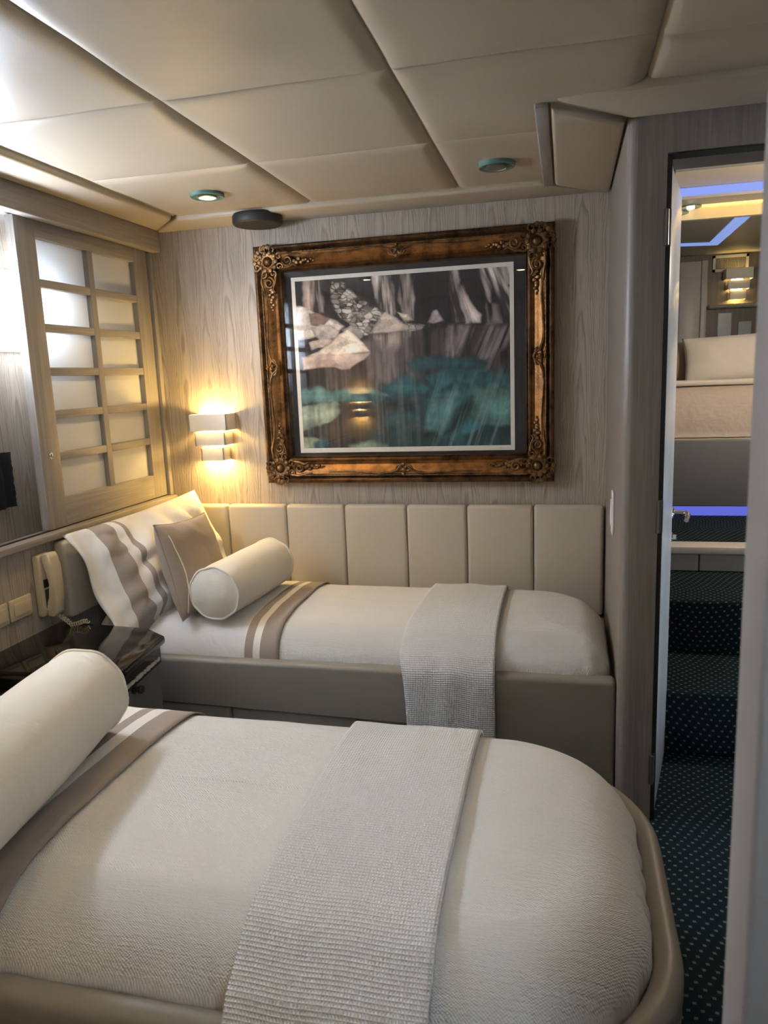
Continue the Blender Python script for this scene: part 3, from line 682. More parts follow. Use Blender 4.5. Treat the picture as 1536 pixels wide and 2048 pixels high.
# ================================================================== beds
def sst(t): t = min(max(t, 0), 1); return t*t*(3-2*t)
class Plan:
    """rounded-rectangle mattress: plan outline, edge height and rounded shoulder"""
    def __init__(s, x0, x1, y0, y1, rad, zh, H, R, crown, seed):
        s.__dict__.update(x0=x0, x1=x1, y0=y0, y1=y1, rad=rad, zh=zh, H=H, R=R, crown=crown, seed=seed)
    def ring(s, d, m=16, ex=40, ey=20):
        """outline inset by d, always the same vertex count"""
        x0, x1, y0, y1 = s.x0+d, s.x1-d, s.y0+d, s.y1-d
        q = [max(r_-d, .004) for r_ in s.rad]     # corners: x1y1, x0y1, x0y0, x1y0
        lim = max(.002, (y1-y0)/2); q = [min(v, lim) for v in q]
        cs = [(x1-q[0], y1-q[0], 0, q[0]), (x0+q[1], y1-q[1], PI/2, q[1]), (x0+q[2], y0+q[2], PI, q[2]), (x1-q[3], y0+q[3], 1.5*PI, q[3])]
        out = []
        for i, (cx, cy, a, r_) in enumerate(cs):
            for k in range(m+1): out.append((cx+r_*math.cos(a+k*PI/2/m), cy+r_*math.sin(a+k*PI/2/m)))
            nx, ny, na, nr = cs[(i+1) % 4]; p = out[-1]; e_ = (nx+nr*math.cos(na), ny+nr*math.sin(na)); n = ex if i % 2 == 0 else ey
            for k in range(1, n): out.append((p[0]+(e_[0]-p[0])*k/n, p[1]+(e_[1]-p[1])*k/n))
        return out
    def h(s, d, x, y):
        t = min(max(d, 0)/s.R, 1); z = s.zh+s.H*math.sqrt(max(0, 1-(1-t)**2)) + s.crown*sst(max(d, 0)/.27)
        k = min(max(d, 0)/.04, 1)
        return z+k*(.006*noise.noise(Vector((x*2.3, y*3.1, s.seed))) + .0022*noise.noise(Vector((x*9, y*13, s.seed+4))))
    def sdf(s, x, y):
        return min(x-s.x0, s.x1-x, y-s.y0, s.y1-y)
    def grow(s, o):
        p = Plan(s.x0-o, s.x1+o, s.y0-o, s.y1+o, [r_+o for r_ in s.rad], s.zh, s.H+o, s.R+o, s.crown, s.seed); return p
    def coverlet(s, tuck=.05, wav=.006, part_x=None):
        mb = MB(); P, UV = [], []
        half = (s.y1-s.y0)/2-.006
        ds = [-.012, 0] + [s.R*(1-math.cos(PI/2*k/12)) for k in range(1, 13)] + [s.R+(half-s.R)*(k/18) for k in range(1, 19)]
        for i, d in enumerate(ds):
            rg = s.ring(max(d, 0)); row, uvr = [], []
            for j, (x, y) in enumerate(rg):
                if d < 0: z = s.zh-tuck; 
                else: z = s.h(d, x, y)
                sc = math.sin(j*1.7)*math.cos(j*.53)
                if d < s.R*.25:
                    g = wav*sc*(1-max(d, 0)/(s.R*.25)); cx, cy = (s.x0+s.x1)/2, (s.y0+s.y1)/2
                    v = Vector((x-min(max(x, s.x0+.3), s.x1-.3), y-cy)); v = v.normalized() if v.length else v
                    x += v.x*g; y += v.y*g
                row.append((x, y, z)); dy = (s.H*1.0)*(1-min(max(d, 0)/s.R, 1))
                uvr.append((x, y+dy*min(1, max(-1, (y-cy_(s))/.2))))
            P.append(row); UV.append(uvr)
        V = mb.grid(P, UV, cv_=True); mb.f(V[-1]); return mb
    def strip(s, off, xa, xb, nx, skew=0., y_hi=None, tail=None, wr=0., seed=0, n=56, hem_only=True, edge_f=None):
        """band of cloth lying over the mattress between xa and xb, offset by off; tail = points (y,z) hung below the near edge"""
        g = s.grow(off); mb = MB(); P, UV = [], []
        for i in range(nx+1):
            fx = i/nx; row, uvr = [], []; L = 0; prev = None
            ylo, yhi = g.y0, g.y1
            pts = [(yhi+.003, g.zh-.05)] if tail is None else [(yhi+.003, g.zh-.03)]
            for k in range(n+1):
                t = k/n
                y = yhi-(yhi-ylo)*(.5-.5*math.cos(PI*t)); d = min(y-ylo, yhi-y)
                if tail is None or y-ylo > .034: pts.append((y, None, d))
            if tail is None: pts.append((ylo-.003, g.zh-.05))
            else: pts += tail
            N = len(pts)
            for k, p in enumerate(pts):
                y = p[0]; tk = k/(N-1)
                x = xa+(xb-xa)*fx + skew*(.5-tk)
                if edge_f: x += edge_f(tk, fx)
                if len(p) == 3: z = g.h(p[2], x, y)
                else: z = p[1]
                if wr:
                    q = Vector((x*9+seed, y*3+z*3, seed)); w_ = wr*noise.noise(q)*math.sin(PI*min(1, max(0, fx)))
                    if len(p) == 3: z += w_*min(1, p[2]/.05) + abs(wr)*.3
                    else: y -= abs(w_)*1.6+.001
                pt = Vector((x, y, z))
                if prev is not None: L += (pt-prev).length
                prev = pt; row.append(tuple(pt)); uvr.append((x, L))
            P.append(row); UV.append(uvr)
        mb.grid(P, UV); return mb
def cy_(s): return (s.y0+s.y1)/2

def smooth_tail(pts, it=3):
    for _ in range(it):
        o_ = [pts[0]]
        for a, b in zip(pts, pts[1:]): o_ += [(a[0]*.75+b[0]*.25, a[1]*.75+b[1]*.25), (a[0]*.25+b[0]*.75, a[1]*.25+b[1]*.75)]
        pts = o_+[pts[-1]]
    return pts
BANDS_N = [(-1.136, -1.104), (-1.066, -.90)]
# ---- rear bed, along the back wall
RY = 2.365
rb = thing('built_in_bed', (-.82, 2.78, FZ), 'rear grey leather built-in bed base along the back wall under the picture', 'bed', 'twin cabin beds')
mb = MB().prism([(XL+.005, .405), (XP-.003, .405), (XP-.003, FZ), (-.215, FZ), (-.215, .222), (XL+.005, .222)], 'y', RY, RY+.07, .016, 5)
mb.build('side_rail', M['grey'], rb, angle=50)
for a, b in ((-1.80, -1.682), (-1.678, -1.204), (-1.200, -.716), (-.712, -.217)):
    MB().box(a, b, RY+.010, RY+.075, FZ+.01, .2205, .012, 4).build('base_panel', M['greyp'], rb)
MB().box(XL+.005, XP-.003, RY+.068, YB-.003, FZ, .36).build('platform', M['greyp'], rb, smooth=False)
RP = Plan(-1.775, .150, RY+.045, 3.128, [.27, .05, .05, .09], .40, .105, .11, .022, 3.)
mt = Plan(RP.x0+.015, RP.x1-.02, RP.y0+.02, RP.y1-.015, [.25, .04, .04, .08], .395, .085, .10, .018, 3.)
mt.coverlet(.03, 0).build('mattress', M['white'], rb, angle=None)
o = RP.coverlet(.035, .0035).build('coverlet', M['cover'], angle=None); tag(o, 'white textured coverlet on the rear bed below the picture', 'bed cover', 'white textured coverlets')
o = RP.strip(.005, -1.768, -1.018, 40, skew=-.015, wr=.004, seed=2).build('folded_sheet', stripe_mat('striped_sheet_rear', (.80, .76, .71), (.345, .285, .245), [(-1.145, -1.112), (-1.085, -.9)]), angle=None, mods=[('SOLIDIFY', {'thickness': .003, 'offset': 1})])
tag(o, 'white sheet with taupe bands folded at the head of the rear bed', 'sheet', 'taupe banded sheets')
tl = smooth_tail([(RY+.026, .452), (RY+.006, .428), (RY-.011, .400), (RY-.014, .30), (RY-.012, .16), (RY-.010, .03)], 3)
o = RP.strip(.008, -.542, -.226, 30, skew=-.008, tail=tl, wr=.008, seed=5, edge_f=lambda t, f: (.012*math.sin(t*9)*(1-f) - .02*max(0, .25-t) + .010*(t > .8)*math.sin(f*14)*0)).build('throw_blanket', M['waffle'], angle=None, mods=[('SOLIDIFY', {'thickness': .007, 'offset': 1})])
tag(o, 'white waffle throw draped across the rear bed and down its grey side', 'throw', 'white waffle throws')

# ---- near bed, foot rounded towards the door
BX1, BY0, BY1 = .205, .905, 1.868
nb = thing('built_in_bed', (-.82, 1.385, FZ), 'near grey leather bed base with a rounded foot in the foreground', 'bed', 'twin cabin beds')
BP = Plan(XL+.005, BX1, BY0, BY1, [.33, .03, .03, .33], 0, 0, .05, 0, 1.)
prof2 = [(.004, FZ), (.004, .27), (.001, .315), (.003, .326), (.0075, .330), (.003, .334), (0, .345), (0, .372), (.004, .388), (.014, .400), (.026, .404), (.040, .400), (.050, .388), (.054, .372), (.054, .34)]
mb = MB(); P = [[(x, y, z) for x, y in BP.ring(d)] for d, z in prof2]; V = mb.grid(P, cv_=True); mb.f(V[-1]); mb.f(V[0][::-1])
mb.build('base_shell', M['grey'], nb, angle=None)
NP = Plan(-1.775, BX1-.052, BY0+.050, BY1-.045, [.29, .05, .05, .29], .395, .11, .13, .024, 8.)
mt = Plan(NP.x0+.015, NP.x1-.02, NP.y0+.02, NP.y1-.02, [.27, .04, .04, .27], .385, .09, .12, .02, 8.)
mt.coverlet(.04, 0).build('mattress', M['white'], nb, angle=None)
o = NP.coverlet(.04, .006).build('coverlet', M['cover'], angle=None); tag(o, 'white textured coverlet on the near bed in the foreground', 'bed cover', 'white textured coverlets')
o = NP.strip(.005, -1.768, -.985, 40, wr=.003, seed=3).build('folded_sheet', stripe_mat('striped_sheet_near', (.80, .76, .71), (.345, .285, .245), BANDS_N), angle=None, mods=[('SOLIDIFY', {'thickness': .003, 'offset': 1})])
tag(o, 'white sheet with taupe bands folded at the head of the near bed', 'sheet', 'taupe banded sheets')
tl = smooth_tail([(BY0+.030, .448), (BY0+.008, .424), (BY0-.012, .395), (BY0-.016, .30), (BY0-.014, .16), (BY0-.012, .02)], 3)
o = NP.strip(.008, -.515, -.190, 30, skew=-.045, tail=tl, wr=.005, seed=9, edge_f=lambda t, f: .006*math.sin(t*7+f)).build('throw_blanket', M['waffle'], angle=None, mods=[('SOLIDIFY', {'thickness': .008, 'offset': 1})])
tag(o, 'white waffle throw draped across the near bed in the foreground', 'throw', 'white waffle throws')

# ---- bolsters
def bolster(p, q, rad, name_label, seed):
    p, q = Vector(p), Vector(q); ax = (q-p); L = ax.length; ax.normalize()
    t = thing('bolster_pillow', p+Vector((0, 0, -rad)), name_label, 'bolster pillow', 'round ivory bolsters')
    e1 = Vector((0, 0, 1)); e2 = ax.cross(e1).normalized(); e1 = e2.cross(ax)
    mb = MB(); P = []; n, k = 48, 40
    for i in range(k+1):
        s_ = i/k; row = []
        rr = rad*(1-.05*abs(2*s_-1)**4)
        for j in range(n):
            a = 2*PI*j/n; w_ = 1+.034*noise.noise(Vector((math.cos(a)*1.5, math.sin(a)*1.5, s_*3+seed)))+.014*abs(2*s_-1)**6*math.sin(a*9+seed)
            dn = math.cos(a); fl = 1-.05*max(0, -dn)
            row.append(p+ax*(L*s_)+(e1*dn*fl+e2*math.sin(a))*rr*w_)
        P.append(row)
    mb.grid(P, cv_=True); mb.build('cover', M['bolster'], t, angle=None)
    for i, sgn, c in ((0, -1, p), (k, 1, q)):
        mb = MB(); R_ = P[i]; rings = []
        for f in (1, .96, .85, .65, .4, .15):
            rings.append([c+(v-c)*f+ax*sgn*(.022*(1-f**2)+.004*noise.noise(Vector((v.x*30*f, v.y*30, v.z*30*f)))) for v in R_])
        V = mb.grid(rings, cv_=True); mb.f(V[-1]); mb.build('end_cap', M['bolster'], t, angle=None)
        MB().tube([c+(v-c)*1.012 for v in R_], .0042, 6, closed=True).build('piping', M['bolster'], t)
    return t
bolster((-1.268, 2.445, .632), (-1.235, 2.93, .632), .106, 'ivory bolster with corded ends on the rear bed before the taupe cushion', 1.)
bolster((-1.085, .93, .643), (-1.183, 1.545, .643), .118, 'ivory bolster on the near bed at the left edge of the photo', 4.)

# ---- cushions and pillows
def pillow_mesh(w, h, t, n=44, pinch=.05, seed=0., flange=0., fold=0., wr=.012, pw=2.4):
    """two-sided stuffed pillow in local coordinates: X width, Z height, Y thickness"""
    mb = MB(); F = []
    for side in (1, -1):
        P, UV = [], []
        for i in range(n+1):
            u = -1+2*i/n; row, uvr = [], []
            for j in range(n+1):
                v = -1+2*j/n
                px = w/2*u*(1-pinch*(1-v*v)*abs(u)**3 + 0); pz = h/2*v*(1-pinch*(1-u*u)*abs(v)**3)
                uu = u
                if flange:
                    fl = flange*2/w; uu = -1+2*max(0, (u+1-fl))/(2-fl)
                th = max(0, 1-abs(uu)**pw)**.55*max(0, 1-abs(v)**pw)**.55
                y = side*(t/2*th + (.0018 if abs(u) < 1 and abs(v) < 1 else 0))
                nn = noise.noise(Vector((px*7, pz*7, seed))) + .6*noise.noise(Vector((px*16+pz*8, pz*14, seed+3)))
                y += wr*nn*(1-max(abs(u), abs(v))**6)
                if fold: y += side*min(1, th*2)*fold*(abs(noise.noise(Vector((px*6+pz*5, pz*9-px*4, seed+7))))-.25)*(1-max(abs(u), abs(v))**8)
                if flange and uu <= -.999: y += .016*math.sin(v*5+seed)*(1-(u+1)/fl)
                row.append((px, y, pz)); uvr.append(((u+1)*w/2, (v+1)*h/2))
            P.append(row); UV.append(uvr)
        F.append(mb.grid(P, UV))
    A, Bv = F
    rim = [(0, j) for j in range(n)]+[(i, n) for i in range(n)]+[(n, j) for j in range(n, 0, -1)]+[(i, 0) for i in range(n, 0, -1)]
    bmesh.ops.remove_doubles(mb.bm, verts=[Fv[i][j] for Fv in F for i, j in rim], dist=.0006)
    return mb
def frame_mat(o, xdir, zdir):
    x = Vector(xdir).normalized(); z = Vector(zdir); z = (z-x*z.dot(x)).normalized(); y = z.cross(x)
    return Matrix.Translation(Vector(o)) @ Matrix((x, y, z)).transposed().to_4x4()
def clean_uv(mb): mb.uv = {k: v for k, v in mb.uv.items() if k.is_valid}; return mb
PST = [(.105, .190), (.225, .247)]
pm = stripe_mat('striped_pillowcase', (.78, .745, .69), (.36, .31, .28), PST)
mb = clean_uv(pillow_mesh(.84, .47, .20, seed=2., flange=.07, wr=.020, fold=.05))
mb.xf(frame_mat((-1.625, 2.70, .688), (.10, 1, .04), (-.42, .0, 1)))
o = mb.build('pillow', pm, angle=None); tag(o, 'white pillow with taupe bands leaning on the left wall behind the taupe cushion', 'pillow', 'white banded pillows')
mb = clean_uv(pillow_mesh(.74, .46, .18, seed=7., flange=.07, wr=.014, fold=.03))
mb.xf(frame_mat((-1.64, 1.32, .690), (0, 1, 0), (-.42, .0, 1)))
o = mb.build('pillow', pm, angle=None); tag(o, 'white pillow on the near bed, peeking in at the left edge behind the bolster', 'pillow', 'white banded pillows')
cz_ = thing('throw_cushion', (-1.39, 2.60, .53), 'square taupe cushion between the white pillow and the ivory bolster on the rear bed', 'cushion')
cm = frame_mat((-1.437, 2.625, .700), (-.02, 1, -.07), (-.27, -.03, 1))
mb = clean_uv(pillow_mesh(.42, .375, .15, pinch=.08, seed=11., wr=.010, fold=.014)); mb.xf(cm); mb.build('cover', M['taupe'], cz_, angle=None)
def edge_pts(w, h, pinch, n=24):
    out = []
    for k in range(4):
        for i in range(n):
            s_ = -1+2*i/n; u, v = [(s_, 1), (1, -s_), (-s_, -1), (-1, s_)][k]
            out.append(cm @ Vector((w/2*u*(1-pinch*(1-v*v)*abs(u)**3), 0, h/2*v*(1-pinch*(1-u*u)*abs(v)**3))))
    return out
MB().tube(edge_pts(.42, .375, .08), .0022, 6, closed=True).build('piping', M['taupe'], cz_)
from mathutils.bvhtree import BVHTree
cv = [c for c in cz_.children if c.name.startswith('cover')][0]
bv = BVHTree.FromPolygons([v.co for v in cv.data.vertices], [p.vertices for p in cv.data.polygons]); face = cm.to_3x3() @ Vector((0, 1, 0))
if face.x < 0: face = -face
pts = []
for i in range(22):
    p = cm @ Vector((-.178+.012*math.sin(i*.18), 0, .135-.300*i/21)); h_ = bv.ray_cast(p+face*.4, -face)
    if h_[0] is not None: pts.append(h_[0]+face*.0005)
lab(MB().tube(pts, .0022, 6).build('seam_cord', M['pipe'], cz_), 'pale seam cord')

# ================================================================== headboards
hb = thing('headboard', (-.82, YB, .40), 'long cream upholstered headboard of vertical padded panels along the back wall', 'headboard', 'cream padded headboards')
seams = [-1.775, -1.528, -1.240, -.963, -.678, -.412, -.129, .158]
for a, b in zip(seams, seams[1:]):
    MB().box(a+.001, b-.001, 3.145, YB-.004, .37, .846, .016, 5).build('padded_panel', M['cream'], hb)
hl = thing('headboard', (XL, 2.73, .40), 'short cream upholstered headboard along the left wall behind the white pillow', 'headboard', 'cream padded headboards')
for a, b in ((2.312, 2.655), (2.657, 2.925), (2.927, 3.143)):
    MB().box(XL+.003, XL+.058, a+.001, b-.001, .56 if a < 2.35 else .37, .852, .016, 5).build('padded_panel', M['cream'], hl)

# ================================================================== night table
nt = thing('night_table', (-1.60, 2.07, FZ), 'grey night table with a glossy black top standing between the two beds', 'night table')
MB().box(XL+.003, -1.385, BY1+.004, 2.20, FZ, .46).box(XL+.003, -1.50, 2.20, 2.30, FZ, .515).build('body', M['cab'], nt, smooth=False)
dr = MB().box(-1.386, -1.368, BY1+.012, 2.195, FZ+.06, .452, .004); dr = dr.build('door', M['cab'], nt)
MB().lathe([(.016, 0), (.017, .004), (.009, .007), (.008, .018), (.013, .022), (.0145, .030), (.011, .035), (0, .036)], (-1.368, 2.03, .43), (1, 0, 0), 20).build('knob', M['blackp'], dr)
top = [(XL+.003, 1.835), (XL+.003, 2.312), (-1.452, 2.282), (-1.345, 2.213), (-1.308, 1.905), (-1.40, 1.835)]
MB().prism(top, 'z', .520, .55, .012, 4).build('countertop', M['black'], nt)
ins = [(XL+.006, 1.88), (XL+.006, 2.300), (-1.47, 2.27), (-1.365, 2.205), (-1.33, 1.90)]
MB().prism(ins, 'z', .455, .521).build('apron', M['black'], nt, smooth=False)
mb = MB(); p, q = Vector((-1.362, 2.190, .474)), Vector((-1.331, 1.925, .474)); rng = random.Random(3)  # pale chips modelling a light strip's reflection below the counter edge
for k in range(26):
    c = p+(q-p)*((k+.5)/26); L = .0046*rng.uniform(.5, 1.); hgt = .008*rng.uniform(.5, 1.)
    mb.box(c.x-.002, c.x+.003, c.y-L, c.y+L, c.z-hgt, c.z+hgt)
mb.build('reflection_chip', plain('pale_reflection', (.62, .60, .50), .4), nt, smooth=False)

# ================================================================== telephone + switches
ph = thing('wall_telephone', (XL, 2.235, .605), 'ivory wall telephone with its handset hung up beside the white pillow', 'telephone')
MB().prism([(XL, .600), (XL, .825), (XL+.024, .825), (XL+.030, .812), (XL+.030, .618), (XL+.026, .600)], 'y', 2.200, 2.275, .006, 3).build('base', M['ivory'], ph)
B(XL+.029, XL+.0315, 2.212, 2.250, .705, .735).build('display', M['blackp'], ph, smooth=False)
B(XL+.029, XL+.0312, 2.214, 2.246, .630, .698, .001).build('keypad', plain('grey_plastic', (.07, .07, .07), .5), ph)
hp = [(XL+.031, .828), (XL+.056, .832), (XL+.066, .818), (XL+.072, .78), (XL+.074, .72), (XL+.072, .66), (XL+.066, .612), (XL+.056, .598), (XL+.032, .600), (XL+.031, .640), (XL+.042, .650), (XL+.050, .668), (XL+.052, .72), (XL+.050, .765), (XL+.042, .784), (XL+.031, .794)]
MB().prism(hp, 'y', 2.212, 2.262, .005, 3).build('handset', M['ivory'], ph, angle=50)
cpts = []
for k in range(150):
    t = k/149; a = t*2*PI*13; c = Vector((XL+.052+.085*t, 2.236+.055*t, .598-.040*min(1, t*2.2)+.004*math.sin(t*9)))
    cpts.append(c+Vector((.3*math.cos(a), .8*math.cos(a), math.sin(a)))*.0075*min(1, t*8))
MB().tube(cpts, .0021, 6).build('coiled_cord', M['ivory'], ph)
def switch(y0, y1, label):
    t = thing('switch_plate', (XL, (y0+y1)/2, .63), label, 'light switch', 'wall switch plates above the night table')
    MB().box(XL, XL+.010, y0, y1, .625, .70, .004, 3).build('plate', M['ivory'], t)
    MB().box(XL+.009, XL+.015, y0+.014, y1-.014, .640, .685, .003, 3).build('rocker', M['ivory'], t)
switch(2.062, 2.168, 'ivory wall switch plate just left of the telephone')
switch(1.945, 2.053, 'ivory wall switch plate cut by the left edge of the photo')
t = thing('switch_plate', (XP, 2.645, .84), 'slim pale switch plate on the narrow wall by the foot of the rear bed', 'light switch')
MB().box(XP-.008, XP, 2.618, 2.682, .835, .985, .003, 3).build('plate', M['white_trim'], t)
MB().box(XP-.012, XP-.007, 2.632, 2.668, .865, .955, .002, 3).build('rocker', M['white_trim'], t)

# ================================================================== the open door
HINGE = Vector((.290, 2.372, 0)); FARE = Vector((.378, 2.82, 0))
dd = (FARE-HINGE).normalized(); dn = Vector((dd.y, -dd.x, 0))
mb = MB(); th = .035
q = [HINGE, FARE, FARE-dn*th, HINGE-dn*th]
mb.prism([(p.x, p.y) for p in q], 'z', FZ+.012, 1.960, .002, 2)
door = struct('door_1', mb, M['doorface'])
def on_door(s_, out, z): p = HINGE+dd*s_+dn*out; return Vector((p.x, p.y, z))
hw = door
LW = (FARE-HINGE).length
a = .425
mb = MB(); mb.lathe([(.020, 0), (.021, .004), (.018, .007), (.010, .009), (.009, .040), (0, .040)], on_door(a, 0, .885), dn, 20)
mb.tube([on_door(a, .034, .885), on_door(a, .05, .884), on_door(a-.02, .055, .883), on_door(a-.06, .056, .880), on_door(a-.10, .054, .878)], [.009, .0095, .009, .008, .0075], 10)
mb.build('door_handle', M['chrome'], door)
mb = MB(); mb.lathe([(.017, 0), (.018, .003), (.014, .006), (.010, .007), (.010, .018), (.006, .020), (0, .020)], on_door(a, 0, .795), dn, 20)
mb.build('door_lock', M['chrome'], door)
for zc in (1.786, .955, .130):
    mb = MB().box(.264, .2735, 2.3265, 2.3295, zc-.05, zc+.05, .001, 2).box(.272, .288, 2.3435, 2.3465, zc-.05, zc+.05, .001, 2)
    mb.tube([(.2745, 2.330, zc-.048), (.2745, 2.330, zc+.048)], .006, 8)
    for k in (-.034, .034): mb.lathe([(.004, 0), (.003, .002), (0, .002)], (.280, 2.3435, zc+k), (0, -1, 0), 8)
    mb.build('hinge', M['hinge'], door)

# ================================================================== cabin beyond the door
XA, XB = .36, 2.3
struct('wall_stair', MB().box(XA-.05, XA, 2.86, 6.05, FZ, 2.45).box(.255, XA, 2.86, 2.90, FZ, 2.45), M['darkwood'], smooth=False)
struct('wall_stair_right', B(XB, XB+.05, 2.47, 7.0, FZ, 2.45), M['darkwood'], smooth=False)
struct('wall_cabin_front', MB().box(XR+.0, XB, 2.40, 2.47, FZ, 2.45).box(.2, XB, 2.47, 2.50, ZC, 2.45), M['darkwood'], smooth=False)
S1, S2, S3 = (2.80, .195), (3.235, .425), (3.72, .545)
struct('floor_step', MB().box(XA, XB, S1[0], S2[0]+.02, FZ, S1[1], .012, 3), M['carpet'])
struct('floor_landing', MB().box(XA, XB, S2[0], S3[0]+.02, FZ, S2[1], .012, 3), M['carpet'])
struct('floor_platform', B(XA, XB, S3[0]+.02, 5.0, FZ, S3[1]-.004), M['carpet'], smooth=False)
mb = MB()
for a, b in ((.42, .624), (.629, 1.0), (1.005, 1.6)): mb.box(a, b, S3[0]-.004, S3[0]+.022, S2[1]+.002, S2[1]+.086, .006, 3)
struct('trim_riser', mb, M['mgrey'])
struct('trim_ledge', MB().box(XA, XB, S3[0]-.02, S3[0]+.10, S3[1]-.030, S3[1]+.006, .004), M['white_trim'])
BLUE = (.22, .30, 1.0)
struct('ceiling_beyond', MB().box(XA-.1, XB, 2.50, 4.30, 2.30, 2.34), plain('warm_ceiling', (.66, .54, .36), .5), smooth=False)
struct('trim_cove', MB().box(XA-.1, XB, 4.28, 4.45, 2.236, 2.250).box(XA-.1, XB, 4.30, 4.34, 2.250, 2.34), M['mgrey'], smooth=False)
led = MB().box(XA, XB-.02, 4.285, 4.297, 2.253, 2.292).build('led_strip', glow('blue_led', (.26, .35, .90), .42), smooth=False)
tag(led, 'blue lit strip across the ceiling beyond the doorway', 'light strip', 'blue lit strips in the far cabin')
struct('trim_valance', MB().box(XA-.1, XB, 4.52, 4.56, 2.176, 2.36).box(XA-.1, XB, 4.30, 4.56, 2.345, 2.36), plain('cream_valance', (.66, .58, .40), .5), smooth=False)
lw = MB().box(XA, XB-.02, 4.345, 4.352, 2.262, 2.275).build('led_strip', glow('warm_led', (1, .66, .14), 26.), smooth=False)
tag(lw, 'warm lit strip hidden behind the ceiling cove beyond the doorway', 'light strip')
for x in (.645, .58):
    t = thing('ceiling_downlight', (x, 4.515, 2.225), 'green glass disc lamp on the yellow lit band beyond the doorway', 'ceiling light', 'green glass disc lamps')
    z = 2.232 if x > .6 else 2.205
    MB().lathe([(.022, 0), (.055, -.002), (.057, .004), (.055, .010), (.022, .010)], (x, 4.475, z), n=28).build('glass_ring', M['ring'], t)
    MB().tube([(x, 4.475, z+.006), (x, 4.524, z+.012)], .006, 8).build('bracket', M['chrome'], t)
    MB().lathe([(.020, .008), (.020, -.006), (.012, -.010), (0, -.010)], (x, 4.475, z), n=20).build('lamp', glow('halogen', (1, .8, .45), 3.), t)
struct('ceiling_mirrored', MB().box(XA-.1, XB, 4.55, 6.05, 2.18, 2.22), plain('olive_ceiling', (.34, .32, .25), .5), smooth=False)  # solid alcove built in place of the far cabin's mirror reflection
mb = MB(); mb.prism([(.885, 4.57), (.96, 4.57), (.97, 5.52), (.40, 5.36), (.40, 5.28), (.90, 5.40)], 'z', 2.174, 2.179)
led = mb.build('led_strip', glow('blue_led_soft', (.24, .36, .80), .38), smooth=False); tag(led, 'mirror image of an angled blue lit strip over the far bed', 'light strip', 'blue lit strips in the far cabin')
struct('wall_mirrored', B(XA-.05, XB, 6.0, 6.06, FZ, 2.45), M['darkwood'], smooth=False)
# fittings reflected in the far cabin's mirror, built as solid objects
v = thing('mirrored_vent', (1.14, 6.0, 2.06), 'mirror image of a slatted air vent above the far wall lamp', 'vent')
mb = MB(); VX0, VX1, VZ0, VZ1 = 1.025, 1.262, 2.055, 2.168
mb.box(VX0, VX1, 5.982, 5.999, VZ0, VZ0+.018); mb.box(VX0, VX1, 5.982, 5.999, VZ1-.018, VZ1); mb.box(VX0, VX0+.016, 5.982, 5.999, VZ0, VZ1); mb.box(VX1-.016, VX1, 5.982, 5.999, VZ0, VZ1)
mb.build('frame', M['mgrey'], v, smooth=False)
mb = MB()
for k in range(22):
    x = VX0+.02+(VX1-VX0-.04)*k/21; mb.box(x-.0022, x+.0022, 5.986, 5.998, VZ0+.016, VZ1-.016)
mb.build('slats', M['vent'], v, smooth=False)
B(VX0+.01, VX1-.01, 5.9975, 5.9995, VZ0+.01, VZ1-.01).build('back', M['blackp'], v, smooth=False)
sconce(1.19, 6.0, -1, 2.066, 'mirror image of a white stepped wall lamp in the cabin beyond the doorway', 'stepped wall lamps', SCONCE_W*.2, .15)
wd = thing('mirrored_wardrobe', (.91, 6.0, .9), 'mirror image of a tall pale wardrobe door left of the lamp in the far cabin', 'wardrobe')
MB().box(.80, .945, 5.955, 5.998, .9, 2.135, .003).build('door_panel', M['mgrey'], wd)
MB().box(.948, .988, 5.955, 5.998, .9, 2.138, .003).build('side_panel', M['mgrey'], wd)
sh = MB().box(.998, 1.6, 5.90, 5.999, 1.800, 1.822, .003).build('mirrored_shelf', M['vent']); tag(sh, 'mirror image of a narrow shelf under the far wall lamp', 'shelf')
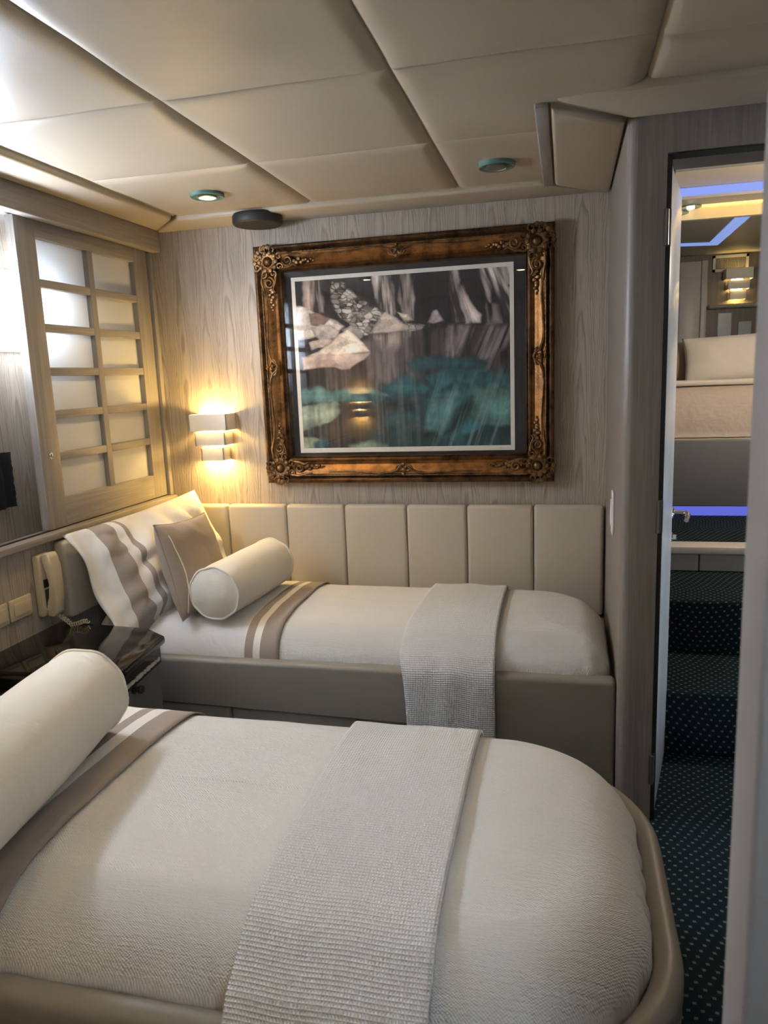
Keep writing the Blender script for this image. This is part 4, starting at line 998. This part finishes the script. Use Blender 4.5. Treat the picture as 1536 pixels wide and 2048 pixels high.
wn = MB().box(1.075, 1.165, 5.992, 5.999, 1.60, 1.765).box(1.215, 1.30, 5.992, 5.999, 1.60, 1.70).build('window_4', plain('blue_grey_pane', (.28, .33, .36), .3), smooth=False); wn['kind'] = 'structure'  # panes belong to the mirror reflection, built solid
# far bed on its platform
fb = thing('platform_bed', (1.0, 5.0, .54), 'dark grey platform bed with a pale quilt in the cabin beyond the doorway', 'bed')
MB().box(.45, 1.9, 4.50, 5.95, .605, .985, .008).box(.45, 1.9, 4.60, 5.95, .541, .62).build('bed_base', plain('dark_grey_vinyl', (.165, .178, .20), .45), fb)
MB().box(.46, 1.9, 4.505, 5.95, .978, .995, .004).build('edge_trim', M['mgrey'], fb)
MB().box(.47, 1.88, 4.53, 5.93, .99, 1.20, .05, 4).build('mattress', M['quilt'], fb)
led = MB().box(.46, 1.88, 4.560, 4.598, .5415, .603).build('led_strip', glow('blue_led_low', (.15, .17, .80), .35), smooth=False)
tag(led, 'blue lit strip glowing beneath the dark bed base beyond the doorway', 'light strip', 'blue lit strips in the far cabin')
QP = Plan(.465, 1.89, 4.505, 5.94, [.06]*4, 1.0, .265, .13, .02, 21.)
o = QP.coverlet(.0, .008).build('quilt', M['quilt'], angle=None); tag(o, 'pale rumpled quilt on the far bed beyond the doorway', 'quilt')
sh_ = MB().box(.47, 1.88, 4.66, 4.80, 1.284, 1.316, .015, 4).build('folded_sheet', M['white']); tag(sh_, 'white folded sheet edge below the pillows of the far bed', 'sheet')
mb = clean_uv(pillow_mesh(.62, .30, .15, seed=31., wr=.008)); mb.xf(frame_mat((1.005, 4.93, 1.433), (1, -.03, .04), (0, .30, 1)))
o = mb.build('pillow', M['white'], angle=None); tag(o, 'wide white pillow standing on the far bed', 'pillow', 'pillows on the far bed')
mb = clean_uv(pillow_mesh(.40, .27, .13, seed=37., wr=.008)); mb.xf(frame_mat((.575, 5.07, 1.42), (1, .0, 0), (0, .22, 1)))
o = mb.build('pillow', M['taupe'], angle=None); tag(o, 'taupe pillow left of the wide white pillow on the far bed', 'pillow', 'pillows on the far bed')
point('far_cabin_fill', (1.3, 3.4, 1.95), 14., (1, .84, .66), .08)  # fill light added without a fitting to brighten steps and far bed
